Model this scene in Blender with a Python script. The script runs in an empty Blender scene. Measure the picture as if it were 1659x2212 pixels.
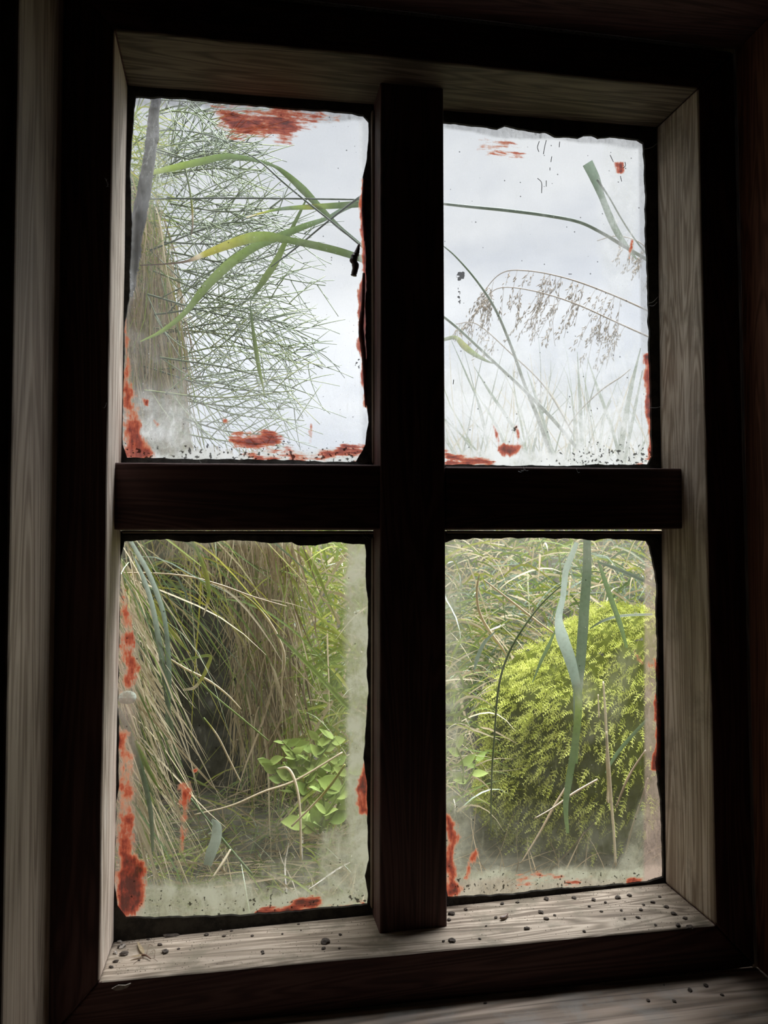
import bpy, bmesh, math, random
import numpy as np
from mathutils import Vector, Matrix, noise as mnoise

random.seed(7); RNG = np.random.default_rng(11)
sc = bpy.context.scene
COL = sc.collection

# ---------------------------------------------------------------- camera
CAM = np.array([-0.13811, -0.61019, -0.03977])
CR = np.array([[0.98606406, 0.16632363, -0.00375684],
               [-0.16633373, 0.98517588, -0.04197107],
               [-0.00327963, 0.04201106, 0.99911176]])      # columns: right, forward, up
FPX = 1650.86
cam_data = bpy.data.cameras.new('camera')
cam = bpy.data.objects.new('camera', cam_data); COL.objects.link(cam)
cam_data.sensor_fit = 'VERTICAL'; cam_data.sensor_height = 36.0; cam_data.sensor_width = 27.0
cam_data.lens = FPX / 2212 * 36.0
cam_data.clip_start = 0.02; cam_data.clip_end = 200
r, f, u = CR[:, 0], CR[:, 1], CR[:, 2]
cam.matrix_world = Matrix(((r[0], u[0], -f[0], CAM[0]), (r[1], u[1], -f[1], CAM[1]),
                           (r[2], u[2], -f[2], CAM[2]), (0, 0, 0, 1)))
cam_data.dof.use_dof = True
cam_data.dof.focus_distance = 0.90
cam_data.dof.aperture_fstop = 18.0
sc.camera = cam

# ---------------------------------------------------------------- colour management
sc.view_settings.view_transform = 'Standard'
sc.view_settings.look = 'None'
sc.view_settings.gamma = 1.0
sc.view_settings.use_curve_mapping = False
sc.view_settings.exposure = 0.0
sc.cycles.use_denoising = True
sc.cycles.max_bounces = 12
sc.cycles.diffuse_bounces = 6
sc.cycles.transparent_max_bounces = 24
sc.cycles.sample_clamp_indirect = 4.0

# ---------------------------------------------------------------- node helper
class NT:
    def __init__(self, tree):
        self.t = tree; self.n = tree.nodes; self.l = tree.links
    def add(self, typ, **kw):
        nd = self.n.new(typ)
        for k, v in kw.items():
            if k.startswith('i_'):
                key = k[2:]
                key = int(key) if key.isdigit() else key.replace('_', ' ')
                self.plug(v, nd.inputs[key])
            else:
                setattr(nd, k, v)
        return nd
    def plug(self, v, sock):
        if isinstance(v, bpy.types.NodeSocket): self.l.new(v, sock)
        elif isinstance(v, bpy.types.Node): self.l.new(v.outputs[0], sock)
        else:
            if hasattr(sock, 'default_value'):
                try: sock.default_value = v
                except Exception: sock.default_value = tuple(v) + (1,)
    def math(self, op, a, b=0.0, c=0.0, clamp=False):
        nd = self.n.new('ShaderNodeMath'); nd.operation = op; nd.use_clamp = clamp
        self.plug(a, nd.inputs[0]); self.plug(b, nd.inputs[1]); self.plug(c, nd.inputs[2])
        return nd.outputs[0]
    def mixc(self, fac, a, b, mode='MIX'):
        nd = self.n.new('ShaderNodeMix'); nd.data_type = 'RGBA'; nd.blend_type = mode
        self.plug(fac, nd.inputs[0])
        self.plug(a if not isinstance(a, tuple) else (*a, 1) if len(a) == 3 else a, nd.inputs[6])
        self.plug(b if not isinstance(b, tuple) else (*b, 1) if len(b) == 3 else b, nd.inputs[7])
        return nd.outputs[2]
    def mixs(self, fac, a, b):
        nd = self.n.new('ShaderNodeMixShader')
        self.plug(fac, nd.inputs[0]); self.plug(a, nd.inputs[1]); self.plug(b, nd.inputs[2])
        return nd.outputs[0]
    def ramp(self, fac, stops, interp='LINEAR'):
        nd = self.n.new('ShaderNodeValToRGB'); cr = nd.color_ramp; cr.interpolation = interp
        while len(cr.elements) < len(stops): cr.elements.new(0.5)
        for e, (p, c) in zip(cr.elements, stops):
            e.position = p; e.color = (*c, 1) if len(c) == 3 else c
        self.plug(fac, nd.inputs[0])
        return nd.outputs[0]
    def coords(self, scale=(1, 1, 1), rot=(0, 0, 0), loc=(0, 0, 0), src='Object'):
        tc = self.n.new('ShaderNodeTexCoord'); mp = self.n.new('ShaderNodeMapping')
        self.l.new(tc.outputs[src], mp.inputs[0])
        mp.inputs['Scale'].default_value = scale; mp.inputs['Rotation'].default_value = rot
        mp.inputs['Location'].default_value = loc
        return mp.outputs[0]
    def noise(self, vec, scale, detail=4, rough=0.55, dist=0.0):
        nd = self.n.new('ShaderNodeTexNoise')
        self.l.new(vec, nd.inputs['Vector'])
        nd.inputs['Scale'].default_value = scale; nd.inputs['Detail'].default_value = detail
        nd.inputs['Roughness'].default_value = rough; nd.inputs['Distortion'].default_value = dist
        return nd.outputs[0]
    def smooth(self, v, a, b):
        nd = self.n.new('ShaderNodeMapRange'); nd.interpolation_type = 'SMOOTHSTEP'
        self.plug(v, nd.inputs[0]); nd.inputs[1].default_value = a; nd.inputs[2].default_value = b
        return nd.outputs[0]
    def attr(self, name):
        nd = self.n.new('ShaderNodeAttribute'); nd.attribute_name = name
        return nd.outputs['Fac']

def new_mat(name):
    m = bpy.data.materials.new(name); m.use_nodes = True
    m.node_tree.nodes.clear()
    nt = NT(m.node_tree); out = nt.n.new('ShaderNodeOutputMaterial')
    return m, nt, out

# ---------------------------------------------------------------- world: bright overcast sky
world = bpy.data.worlds.new('overcast_sky'); sc.world = world; world.use_nodes = True
world.node_tree.nodes.clear(); w = NT(world.node_tree)
tc = w.add('ShaderNodeTexCoord'); sep = w.add('ShaderNodeSeparateXYZ', i_0=tc.outputs['Generated'])
mp = w.add('ShaderNodeMapping', i_0=tc.outputs['Generated']); mp.inputs['Scale'].default_value = (1, 1, 2.2)
n1 = w.noise(mp.outputs[0], 2.6, 6, 0.5, 0.3)
cl = w.smooth(n1, 0.36, 0.66)
skyc = w.mixc(cl, (0.655, 0.69, 0.775), (0.90, 0.915, 0.95))
grad = w.ramp(sep.outputs[2], [(0.0, (1.2,) * 3), (0.18, (1.34,) * 3), (0.27, (1.24,) * 3), (0.36, (0.98,) * 3), (0.55, (0.95,) * 3), (0.7, (1.7,) * 3), (1.0, (3.2,) * 3)])
skyc = w.mixc(1.0, skyc, grad, 'MULTIPLY')
# unseen bright patch added high in the cloud cover to light reveals and plants
nrm = w.add('ShaderNodeVectorMath', operation='NORMALIZE', i_0=tc.outputs['Generated'])
dt = w.add('ShaderNodeVectorMath', operation='DOT_PRODUCT', i_0=nrm.outputs[0]); dt.inputs[1].default_value = (0.36, 0.20, 0.911)
glow = w.math('MULTIPLY_ADD', w.smooth(dt.outputs['Value'], 0.74, 1.0), 9.5, 1.0)
skyc = w.add('ShaderNodeVectorMath', operation='SCALE', i_0=skyc, i_Scale=glow).outputs[0]
gfac = w.smooth(sep.outputs[2], -0.06, 0.0)
skyc = w.mixc(gfac, (0.10, 0.13, 0.05), skyc)
bg = w.add('ShaderNodeBackground', i_0=skyc, i_1=1.0)
wo = w.add('ShaderNodeOutputWorld', i_0=bg)

# ---------------------------------------------------------------- placing helpers
def at(px, py, Y):
    d = CR @ np.array([(px - 829.5) / FPX, 1.0, -(py - 1106) / FPX])
    return CAM + d * (Y - CAM[1]) / d[1]
def to_px(P):
    v = (np.asarray(P) - CAM) @ CR
    return np.stack([829.5 + FPX * v[..., 0] / v[..., 1], 1106 - FPX * v[..., 2] / v[..., 1]], -1)
def mpp(Y): return (Y - CAM[1]) / FPX
DG = 0.078                                       # depth of the glass line behind the sash front

def empty(name, loc=(0, 0, 0), kind=None):
    o = bpy.data.objects.new(name, None); COL.objects.link(o); o.location = loc; o.empty_display_size = 0.02
    if kind: o['kind'] = kind
    return o
def tag(o, label=None, cat=None, group=None, kind=None):
    if label: o['label'] = label
    if cat: o['category'] = cat
    if group: o['group'] = group
    if kind: o['kind'] = kind
    return o
def mesh_obj(name, verts, faces, mat, parent=None, smooth=False, attrs=None, center=True):
    verts = np.asarray(verts, float).reshape(-1, 3)
    loc = np.zeros(3)
    if center and parent is None:
        mn, mx = verts.min(0), verts.max(0)
        loc = np.array([(mn[0] + mx[0]) / 2, (mn[1] + mx[1]) / 2, mn[2]])
    elif parent is not None: loc = np.zeros(3)
    base = np.array(parent.location) if parent is not None else loc
    if parent is not None and parent.parent is not None: base = base + np.array(parent.parent.location)
    v = verts - base
    me = bpy.data.meshes.new(name)
    me.from_pydata(v.tolist(), [], faces if isinstance(faces, list) else faces.tolist())
    if smooth: me.shade_smooth()
    for k, a in (attrs or {}).items():
        at_ = me.attributes.new(k, 'FLOAT', 'POINT'); at_.data.foreach_set('value', np.asarray(a, np.float32).ravel())
    for m in (mat if isinstance(mat, (list, tuple)) else [mat]): me.materials.append(m)
    o = bpy.data.objects.new(name, me); COL.objects.link(o)
    o.location = loc if parent is None else (0, 0, 0)
    if parent is not None: o.parent = parent
    me.update()
    return o
def box(name, x0, x1, y0, y1, z0, z1, mat, parent=None, kind=None, bevel=0.0):
    v = [(x, y, z) for x in (x0, x1) for y in (y0, y1) for z in (z0, z1)]
    fc = [(0, 1, 3, 2), (4, 6, 7, 5), (0, 4, 5, 1), (2, 3, 7, 6), (0, 2, 6, 4), (1, 5, 7, 3)]
    o = mesh_obj(name, v, fc, mat, parent)
    if kind: o['kind'] = kind
    if bevel:
        b = o.modifiers.new('edge', 'BEVEL'); b.width = bevel; b.segments = 2
    return o

# ---------------------------------------------------------------- materials
def wood(name, axis, c_dark, c_mid, c_light, rough=0.7, bump=0.35, weather=0.0, scale=1.0, crack=0.5, stain=None, stain_amt=0.0, spec=0.25):
    m, nt, out = new_mat(name)
    s = [120.0, 120.0, 120.0]; s[axis] = 3.0
    s2 = [22.0, 22.0, 22.0]; s2[axis] = 1.6
    s3 = [520.0, 520.0, 520.0]; s3[axis] = 10.0
    v1 = nt.coords(tuple(a * scale for a in s)); v2 = nt.coords(tuple(a * scale for a in s2)); v3 = nt.coords(tuple(a * scale for a in s3))
    g1 = nt.noise(v1, 1.0, 6, 0.6, 0.4)
    g2 = nt.noise(v2, 1.0, 3, 0.5, 1.2)
    g3 = nt.noise(v3, 1.0, 3, 0.6)
    rings = nt.math('SINE', nt.math('MULTIPLY', g2, 90.0))
    rings = nt.math('MULTIPLY_ADD', rings, 0.16, 0.0)
    val = nt.math('ADD', nt.math('ADD', nt.math('MULTIPLY', g1, 0.75), rings), nt.math('MULTIPLY', g3, 0.36))
    colr = nt.ramp(val, [(0.34, c_dark), (0.56, c_mid), (0.80, c_light)])
    big = nt.noise(nt.coords((9, 9, 9)), 1.0, 5, 0.6, 0.5)
    colr = nt.mixc(nt.math('MULTIPLY', nt.smooth(big, 0.42, 0.72), weather), colr, tuple(x * 0.42 for x in c_mid))
    if stain:
        st = nt.noise(nt.coords((26, 26, 26), loc=(3, 1, 5)), 1.0, 6, 0.65, 0.3)
        colr = nt.mixc(nt.math('MULTIPLY', nt.smooth(st, 0.47, 0.66), stain_amt), colr, stain)
    cr = nt.smooth(g3, 0.60, 0.70)
    colr = nt.mixc(nt.math('MULTIPLY', cr, crack), colr, tuple(x * 0.3 for x in c_dark))
    bs = nt.add('ShaderNodeBsdfPrincipled', i_Base_Color=colr, i_Roughness=rough)
    bs.inputs['Specular IOR Level'].default_value = spec
    bp = nt.add('ShaderNodeBump', i_Strength=bump, i_Distance=0.0012, i_Height=nt.math('SUBTRACT', val, nt.math('MULTIPLY', cr, 0.6)))
    nt.l.new(bp.outputs[0], bs.inputs['Normal'])
    nt.l.new(bs.outputs[0], out.inputs[0])
    return m
DK = ((0.06, 0.032, 0.028), (0.105, 0.052, 0.046), (0.15, 0.08, 0.07))  # red-brown wood, shade of the unlit fronts and head put into the colour
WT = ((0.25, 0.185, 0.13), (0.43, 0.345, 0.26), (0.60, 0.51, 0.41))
M = {}
M['dark_x'] = wood('unlit_dark_wood_x', 0, *DK, weather=.4)
M['dark_z'] = wood('unlit_dark_wood_z', 2, *DK, weather=.4)
M['pale_x'] = wood('weathered_pale_wood_x', 0, *WT, weather=.35, stain=(0.12, 0.10, 0.07), stain_amt=.30)
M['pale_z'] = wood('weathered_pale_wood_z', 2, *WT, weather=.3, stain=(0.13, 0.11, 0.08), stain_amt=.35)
M['pale_left'] = wood('lit_pale_wood', 2, (0.38, 0.29, 0.22), (0.63, 0.52, 0.42), (0.82, 0.72, 0.61), weather=.15, stain=(0.2, 0.16, 0.12), stain_amt=.2)  # lighter copy of the reveal wood, light on the left side put in
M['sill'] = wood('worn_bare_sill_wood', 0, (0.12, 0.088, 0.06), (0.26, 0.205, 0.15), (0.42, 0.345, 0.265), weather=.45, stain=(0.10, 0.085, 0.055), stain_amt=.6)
M['head'] = wood('shaded_head_wood', 0, (0.06, 0.045, 0.03), (0.12, 0.09, 0.063), (0.19, 0.15, 0.11), weather=.4)  # darker copy of the reveal wood, shade under the head put in
M['jamb'] = wood('tan_lining_wood', 2, (0.21, 0.155, 0.11), (0.35, 0.275, 0.205), (0.46, 0.375, 0.285), weather=.3, scale=.7)
M['ledge'] = wood('grey_brown_ledge_wood', 0, (0.09, 0.065, 0.045), (0.24, 0.18, 0.135), (0.38, 0.30, 0.235), weather=.3, scale=.55, stain=(0.2, 0.2, 0.19), stain_amt=.4)
M['red_lining'] = wood('red_brown_lining_wood', 2, (0.10, 0.040, 0.022), (0.20, 0.085, 0.05), (0.28, 0.13, 0.075), weather=.5)
M['room'] = wood('room_boards', 2, (0.13, 0.09, 0.065), (0.22, 0.16, 0.115), (0.30, 0.22, 0.16))
M['room_x'] = wood('room_boards_x', 0, (0.13, 0.09, 0.065), (0.22, 0.16, 0.115), (0.30, 0.22, 0.16))

def simple(name, c, rough=0.8, c2=None, sc_=60, bump=0.0, spec=0.3, transl=0.0):
    m, nt, out = new_mat(name)
    colr = nt.mixc(nt.smooth(nt.noise(nt.coords(), sc_, 5, 0.6), 0.35, 0.65), c, c2 or tuple(x * 0.6 for x in c))
    bs = nt.add('ShaderNodeBsdfPrincipled', i_Base_Color=colr, i_Roughness=rough)
    bs.inputs['Specular IOR Level'].default_value = spec
    if bump:
        bp = nt.add('ShaderNodeBump', i_Strength=bump, i_Distance=0.002, i_Height=nt.noise(nt.coords(), sc_ * 2, 6, 0.65))
        nt.l.new(bp.outputs[0], bs.inputs['Normal'])
    res = bs.outputs[0]
    if transl:
        tr = nt.add('ShaderNodeBsdfTranslucent', i_Color=colr)
        res = nt.mixs(transl, res, tr.outputs[0])
    nt.l.new(res, out.inputs[0])
    return m
M['putty'] = simple('old_black_putty', (0.018, 0.015, 0.012), 0.85, (0.045, 0.04, 0.03), 120, 0.5)
M['crumb'] = simple('dark_crumb', (0.035, 0.027, 0.02), 0.9, (0.09, 0.07, 0.055), 500)
M['pale_crumb'] = simple('pale_crumb', (0.35, 0.31, 0.26), 0.9, (0.2, 0.17, 0.14), 500)
M['insect'] = simple('dried_insect', (0.16, 0.085, 0.05), 0.6, (0.08, 0.04, 0.025), 900)
M['wing'] = simple('insect_wing', (0.42, 0.34, 0.22), 0.4, (0.28, 0.21, 0.12), 500, transl=.4)
M['grub'] = simple('brown_grub', (0.10, 0.06, 0.045), 0.45, (0.2, 0.14, 0.1), 700, spec=.5)
M['sealant'] = simple('red_brown_sealant', (0.26, 0.045, 0.022), 0.45, (0.09, 0.02, 0.012), 160, 0.4, 0.5, transl=.35)
M['web'] = simple('cobweb_silk', (0.45, 0.44, 0.42), 0.6, transl=.3)
M['soil'] = simple('dark_peaty_soil', (0.022, 0.018, 0.012), 0.95, (0.06, 0.048, 0.03), 30, 1.0)
M['earth'] = simple('dark_earth', (0.035, 0.032, 0.022), 0.95, (0.085, 0.075, 0.05), 60, 1.0)
M['turf'] = simple('turf_ground', (0.07, 0.085, 0.03), 0.95, (0.10, 0.085, 0.045), 14, 1.0)
M['rock'] = simple('dark_rock', (0.035, 0.034, 0.028), 0.9, (0.10, 0.095, 0.08), 40, 1.0)
M['stake'] = wood('grey_weathered_stake', 2, (0.022, 0.019, 0.017), (0.06, 0.054, 0.05), (0.15, 0.135, 0.12), weather=.5, crack=.8)
M['outside_wall'] = wood('outside_boards', 0, (0.10, 0.04, 0.03), (0.17, 0.07, 0.045), (0.22, 0.1, 0.07))

def plant_mat(name, stops, transl=0.35, rough=0.55, vary=0.25, spots=None, gloss=0.12):
    m, nt, out = new_mat(name)
    colr = nt.ramp(nt.attr('tint'), stops)
    n = nt.noise(nt.coords((1, 1, 1)), 240, 3, 0.6)
    colr = nt.mixc(nt.math('MULTIPLY', nt.smooth(n, 0.4, 0.7), vary), colr, nt.mixc(1.0, colr, (0.45, 0.42, 0.35), 'MULTIPLY'))
    df = nt.add('ShaderNodeBsdfDiffuse', i_Color=colr)
    tr = nt.add('ShaderNodeBsdfTranslucent', i_Color=colr)
    s = nt.mixs(transl, df.outputs[0], tr.outputs[0])
    if gloss:
        gl = nt.add('ShaderNodeBsdfGlossy', i_Color=(1, 1, 1, 1), i_Roughness=rough)
        lw = nt.add('ShaderNodeLayerWeight', i_Blend=0.25)
        s = nt.mixs(nt.math('MULTIPLY', lw.outputs[0], gloss * 2), s, gl.outputs[0])
    nt.l.new(s, out.inputs[0])
    return m
STOPS = [(0.0, (0.045, 0.022, 0.012)), (0.12, (0.27, 0.19, 0.105)), (0.25, (0.55, 0.44, 0.27)), (0.35, (0.76, 0.66, 0.45)),
         (0.45, (0.46, 0.42, 0.05)), (0.58, (0.27, 0.36, 0.07)), (0.70, (0.13, 0.20, 0.05)), (0.82, (0.13, 0.18, 0.12)),
         (0.92, (0.30, 0.38, 0.29)), (1.0, (0.58, 0.68, 0.56))]
M['plant'] = plant_mat('grass_leaf', STOPS)
M['stem'] = plant_mat('plant_stem', STOPS, transl=0.35, gloss=0.05)
M['leafy'] = plant_mat('broad_leaf', [(0.0, (0.10, 0.2, 0.04)), (0.48, (0.46, 0.56, 0.15)), (0.62, (0.26, 0.38, 0.09)), (1.0, (0.2, 0.3, 0.1))], vary=.15)
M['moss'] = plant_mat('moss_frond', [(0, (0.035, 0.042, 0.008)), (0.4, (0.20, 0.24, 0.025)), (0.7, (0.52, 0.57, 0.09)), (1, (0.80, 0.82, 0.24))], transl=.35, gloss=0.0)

def pane_mat(name, seed=0.0, fa=(0.60, 0.60, 0.49), fb=(0.74, 0.74, 0.66)):
    m, nt, out = new_mat(name)
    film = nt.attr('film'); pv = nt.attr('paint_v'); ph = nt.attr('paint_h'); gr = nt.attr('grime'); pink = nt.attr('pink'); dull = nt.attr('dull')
    c0 = nt.coords((1, 1, 1), loc=(seed, 0, seed * 2))
    nA = nt.noise(c0, 38, 8, 0.62, 0.3)
    nB = nt.noise(c0, 420, 4, 0.65)
    nC = nt.noise(nt.coords((1, 1, 0.35), rot=(0, 0.5, 0)), 150, 6, 0.7, 1.0)
    a = nt.math('MULTIPLY', film, nt.math('ADD', nt.math('MULTIPLY', nA, 1.5), 0.26))
    a = nt.math('ADD', a, nt.math('MULTIPLY', film, nt.math('MULTIPLY', nt.math('SUBTRACT', nC, 0.5), 1.1)))
    a = nt.math('ADD', a, nt.math('MULTIPLY', nt.math('SUBTRACT', nB, 0.5), nt.math('MULTIPLY', film, 0.7)))
    nD = nt.noise(nt.coords((1, 1, 1), rot=(0, -0.7, 0), loc=(seed, 0, 4)), 700, 5, 0.75, 2.5)
    scr = nt.smooth(nC, 0.58, 0.72)
    a = nt.math('ADD', a, nt.math('MULTIPLY', scr, nt.math('MULTIPLY_ADD', film, 0.5, 0.05)))
    a = nt.math('ADD', a, nt.math('MULTIPLY', nt.math('SUBTRACT', nD, 0.5), nt.math('MULTIPLY_ADD', film, 1.1, 0.05)))
    vo = nt.add('ShaderNodeTexVoronoi', i_Vector=c0, i_Scale=230.0); vsp = nt.add('ShaderNodeSeparateXYZ', i_0=vo.outputs['Color'])
    white = nt.math('MULTIPLY', nt.math('LESS_THAN', vo.outputs['Distance'], 0.10), nt.math('GREATER_THAN', vsp.outputs[0], 0.72))
    a = nt.math('ADD', a, nt.math('MULTIPLY', white, 0.45))
    a = nt.math('MINIMUM', nt.math('MAXIMUM', a, 0.0), 0.94)
    filmc = nt.mixc(pink, nt.mixc(nt.smooth(nA, 0.4, 0.62), fa, fb), (0.50, 0.36, 0.29))
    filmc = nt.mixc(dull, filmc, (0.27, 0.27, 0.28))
    tl = nt.add('ShaderNodeBsdfTranslucent', i_Color=filmc); dl = nt.add('ShaderNodeBsdfDiffuse', i_Color=filmc)
    fsh = nt.mixs(0.15, tl.outputs[0], dl.outputs[0])
    tp = nt.add('ShaderNodeBsdfTransparent', i_Color=(0.97, 0.985, 0.975, 1))
    gl = nt.add('ShaderNodeBsdfGlossy', i_Color=(1, 1, 1, 1), i_Roughness=0.04)
    glass = nt.mixs(0.035, tp.outputs[0], gl.outputs[0])
    s = nt.mixs(a, glass, fsh)
    # red paint smears: vertical and horizontal brush streaks
    nv = nt.noise(nt.coords((1, 1, 0.22)), 260, 6, 0.7, 0.4)
    nh = nt.noise(nt.coords((0.16, 1, 1)), 300, 6, 0.7, 0.3)
    nbl = nt.noise(c0, 90, 5, 0.6)
    vv = nt.math('ADD', pv, nt.math('ADD', nt.math('MULTIPLY', nt.math('SUBTRACT', nv, 0.5), 1.0), nt.math('MULTIPLY', nt.math('SUBTRACT', nbl, 0.5), 1.2)))
    hh = nt.math('ADD', ph, nt.math('ADD', nt.math('MULTIPLY', nt.math('SUBTRACT', nh, 0.5), 1.9), nt.math('MULTIPLY', nt.math('SUBTRACT', nbl, 0.5), 0.9)))
    vv = nt.math('MULTIPLY', vv, nt.smooth(pv, 0.03, 0.25)); hh = nt.math('MULTIPLY', hh, nt.smooth(ph, 0.03, 0.25))
    pp = nt.math('MAXIMUM', vv, hh)
    pm = nt.smooth(pp, 0.30, 0.64)
    thick = nt.math('ADD', nt.math('MULTIPLY_ADD', pp, 1.2, -0.36), nt.math('MULTIPLY', nt.math('SUBTRACT', nA, 0.45), 0.9))
    pc = nt.ramp(thick, [(0.0, (0.70, 0.45, 0.32)), (0.25, (0.64, 0.28, 0.16)), (0.48, (0.50, 0.10, 0.045)), (0.72, (0.27, 0.038, 0.02)), (1.0, (0.09, 0.018, 0.012))])
    ptl = nt.add('ShaderNodeBsdfTranslucent', i_Color=pc); pdl = nt.add('ShaderNodeBsdfDiffuse', i_Color=pc)
    psh = nt.mixs(0.3, ptl.outputs[0], pdl.outputs[0])
    s = nt.mixs(nt.math('MULTIPLY', pm, 0.93), s, psh)
    # tiny dark specks of dirt
    n5 = nt.noise(c0, 330, 2, 0.5); n6 = nt.noise(c0, 60, 2, 0.5)
    thr = nt.math('SUBTRACT', nt.math('MULTIPLY_ADD', nt.math('SUBTRACT', 1.0, gr), 0.17, 0.615), nt.math('MULTIPLY', nt.math('SUBTRACT', n6, 0.5), 0.16))
    sp = nt.smooth(nt.math('SUBTRACT', n5, thr), 0.0, 0.025)
    vo2 = nt.add('ShaderNodeTexVoronoi', i_Vector=nt.coords((1, 1, 1), loc=(2, 0, seed)), i_Scale=130.0); vs2 = nt.add('ShaderNodeSeparateXYZ', i_0=vo2.outputs['Color'])
    dot = nt.math('MULTIPLY', nt.math('LESS_THAN', vo2.outputs['Distance'], nt.math('MULTIPLY_ADD', vs2.outputs[1], 0.09, 0.03)), nt.math('GREATER_THAN', vs2.outputs[0], 0.70))
    sp = nt.math('MAXIMUM', sp, nt.math('MULTIPLY', dot, 0.8))
    sd = nt.add('ShaderNodeBsdfDiffuse', i_Color=(0.05, 0.035, 0.025, 1))
    s = nt.mixs(nt.math('MULTIPLY', sp, 0.85), s, sd.outputs[0])
    nt.l.new(s, out.inputs[0])
    return m

# ================================================================ ROOM AND WALL
HX, HZ = 0.287, 0.404                          # half size of the sash outside
box('floor', -2.6, 2.6, -3.6, -0.115, -1.58, -1.50, M['room_x'], kind='structure')
box('ceiling', -2.6, 2.6, -3.6, -0.115, 0.95, 1.03, M['room_x'], kind='structure')
box('wall_back', -2.6, 2.6, -3.68, -3.6, -1.58, 1.03, M['room'], kind='structure')
box('wall_left', -2.68, -2.6, -3.68, 0.108, -1.58, 1.03, M['room'], kind='structure')
box('wall_right', 2.6, 2.68, -3.68, 0.108, -1.58, 1.03, M['room'], kind='structure')
def wall_with_hole():
    X0, X1, Z0, Z1 = -2.6, 2.6, -1.58, 1.03
    hx, hz = HX + 0.011, HZ + 0.011
    v = []
    for y in (-0.115, 0.106):
        v += [(X0, y, Z0), (X1, y, Z0), (X1, y, Z1), (X0, y, Z1), (-hx, y, -hz), (hx, y, -hz), (hx, y, hz), (-hx, y, hz)]
    fc = [(0, 1, 5, 4), (1, 2, 6, 5), (2, 3, 7, 6), (3, 0, 4, 7)]
    fc += [tuple(i + 8 for i in q[::-1]) for q in fc[:4]]
    for a, b in ((4, 5), (5, 6), (6, 7), (7, 4)): fc.append((a, b, b + 8, a + 8))
    for a, b in ((0, 1), (1, 2), (2, 3), (3, 0)): fc.append((b, a, a + 8, b + 8))
    o = mesh_obj('wall_front', v, fc, M['room']); o['kind'] = 'structure'
wall_with_hole()

# ================================================================ WINDOW
win = empty('window_1', (0, 0, 0), 'structure')
# sash frame: four mitred members between the corner sections
cf = {k: at(*p, 0.0) for k, p in {'TL': (248, 65), 'TR': (1507, 192), 'BL': (215, 2120), 'BR': (1546, 1998)}.items()}
cb = {k: at(*p, DG) for k, p in {'TL': (276, 186), 'TR': (1418, 276), 'BL': (246, 2034), 'BR': (1437, 1906)}.items()}
sg = {'TL': (-1, 1), 'TR': (1, 1), 'BL': (-1, -1), 'BR': (1, -1)}
def section(k, e=0.0):
    sx, sz = sg[k]
    return [np.array([sx * HX, 0, sz * HZ]), cf[k], cb[k], np.array([sx * HX, 0.106, sz * HZ])]
def member(name, a, b, dark, pale, label=None):
    A, B = section(a), section(b)
    n = 24; rows = []
    wob = 0.0006
    for i in range(n + 1):
        t = i / n
        for j in range(4):
            p = A[j] * (1 - t) + B[j] * t
            if 0 < i < n and j in (1, 2):
                q = mnoise.noise(Vector((t * 9 + 0.0, j * 7.3 + sg[a][0] * 3, sg[b][1] * 5.0))) * wob
                p = p + np.array([q, 0, q])
            rows.append(p)
    fc = []; mi = []
    for i in range(n):
        for j in range(4):
            k = (j + 1) % 4
            fc.append((i * 4 + j, i * 4 + k, (i + 1) * 4 + k, (i + 1) * 4 + j)); mi.append(1 if j == 1 else 0)
    fc.append((3, 2, 1, 0)); fc.append((n * 4, n * 4 + 1, n * 4 + 2, n * 4 + 3)); mi += [0, 0]
    o = mesh_obj(name, rows, fc, [dark, pale], win)
    o.data.polygons.foreach_set('material_index', mi)
    bm = bmesh.new(); bm.from_mesh(o.data); bmesh.ops.recalc_face_normals(bm, faces=bm.faces); bm.to_mesh(o.data); bm.free()
    bv = o.modifiers.new('edge', 'BEVEL'); bv.width = 0.0022; bv.segments = 3; bv.limit_method = 'ANGLE'; bv.angle_limit = math.radians(40)
    if label: o['label'] = label
    return o
member('stile', 'BL', 'TL', M['dark_z'], M['pale_left'], 'left stile with weathered reveal in a lit tone')
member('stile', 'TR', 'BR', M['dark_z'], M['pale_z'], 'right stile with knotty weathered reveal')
member('rail', 'TL', 'TR', M['dark_x'], M['head'], 'brown top rail with shade-darkened reveal')
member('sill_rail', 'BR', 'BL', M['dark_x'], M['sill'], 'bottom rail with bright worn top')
YM = 0.039
def bar(name, quad_px, Y0, Y1, mat, label=None):
    P = [at(*q, Y0) for q in quad_px]
    v = P + [p + np.array([0, Y1 - Y0, 0]) for p in P]
    fc = [(0, 1, 2, 3), (7, 6, 5, 4), (0, 4, 5, 1), (1, 5, 6, 2), (2, 6, 7, 3), (3, 7, 4, 0)]
    o = mesh_obj(name, v, fc, mat, win)
    bm = bmesh.new(); bm.from_mesh(o.data); bmesh.ops.recalc_face_normals(bm, faces=bm.faces); bm.to_mesh(o.data); bm.free()
    bv = o.modifiers.new('edge', 'BEVEL'); bv.width = 0.0016; bv.segments = 2
    if label: o['label'] = label
    return o
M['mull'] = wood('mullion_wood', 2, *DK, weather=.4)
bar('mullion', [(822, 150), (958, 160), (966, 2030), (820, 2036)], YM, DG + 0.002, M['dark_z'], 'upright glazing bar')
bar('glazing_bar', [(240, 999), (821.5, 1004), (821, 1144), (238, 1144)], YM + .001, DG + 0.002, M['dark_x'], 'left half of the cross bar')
bar('glazing_bar', [(961.5, 1008), (1478, 1012), (1478, 1142), (962, 1144)], YM + .001, DG + 0.002, M['dark_x'], 'right half of the cross bar')

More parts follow.
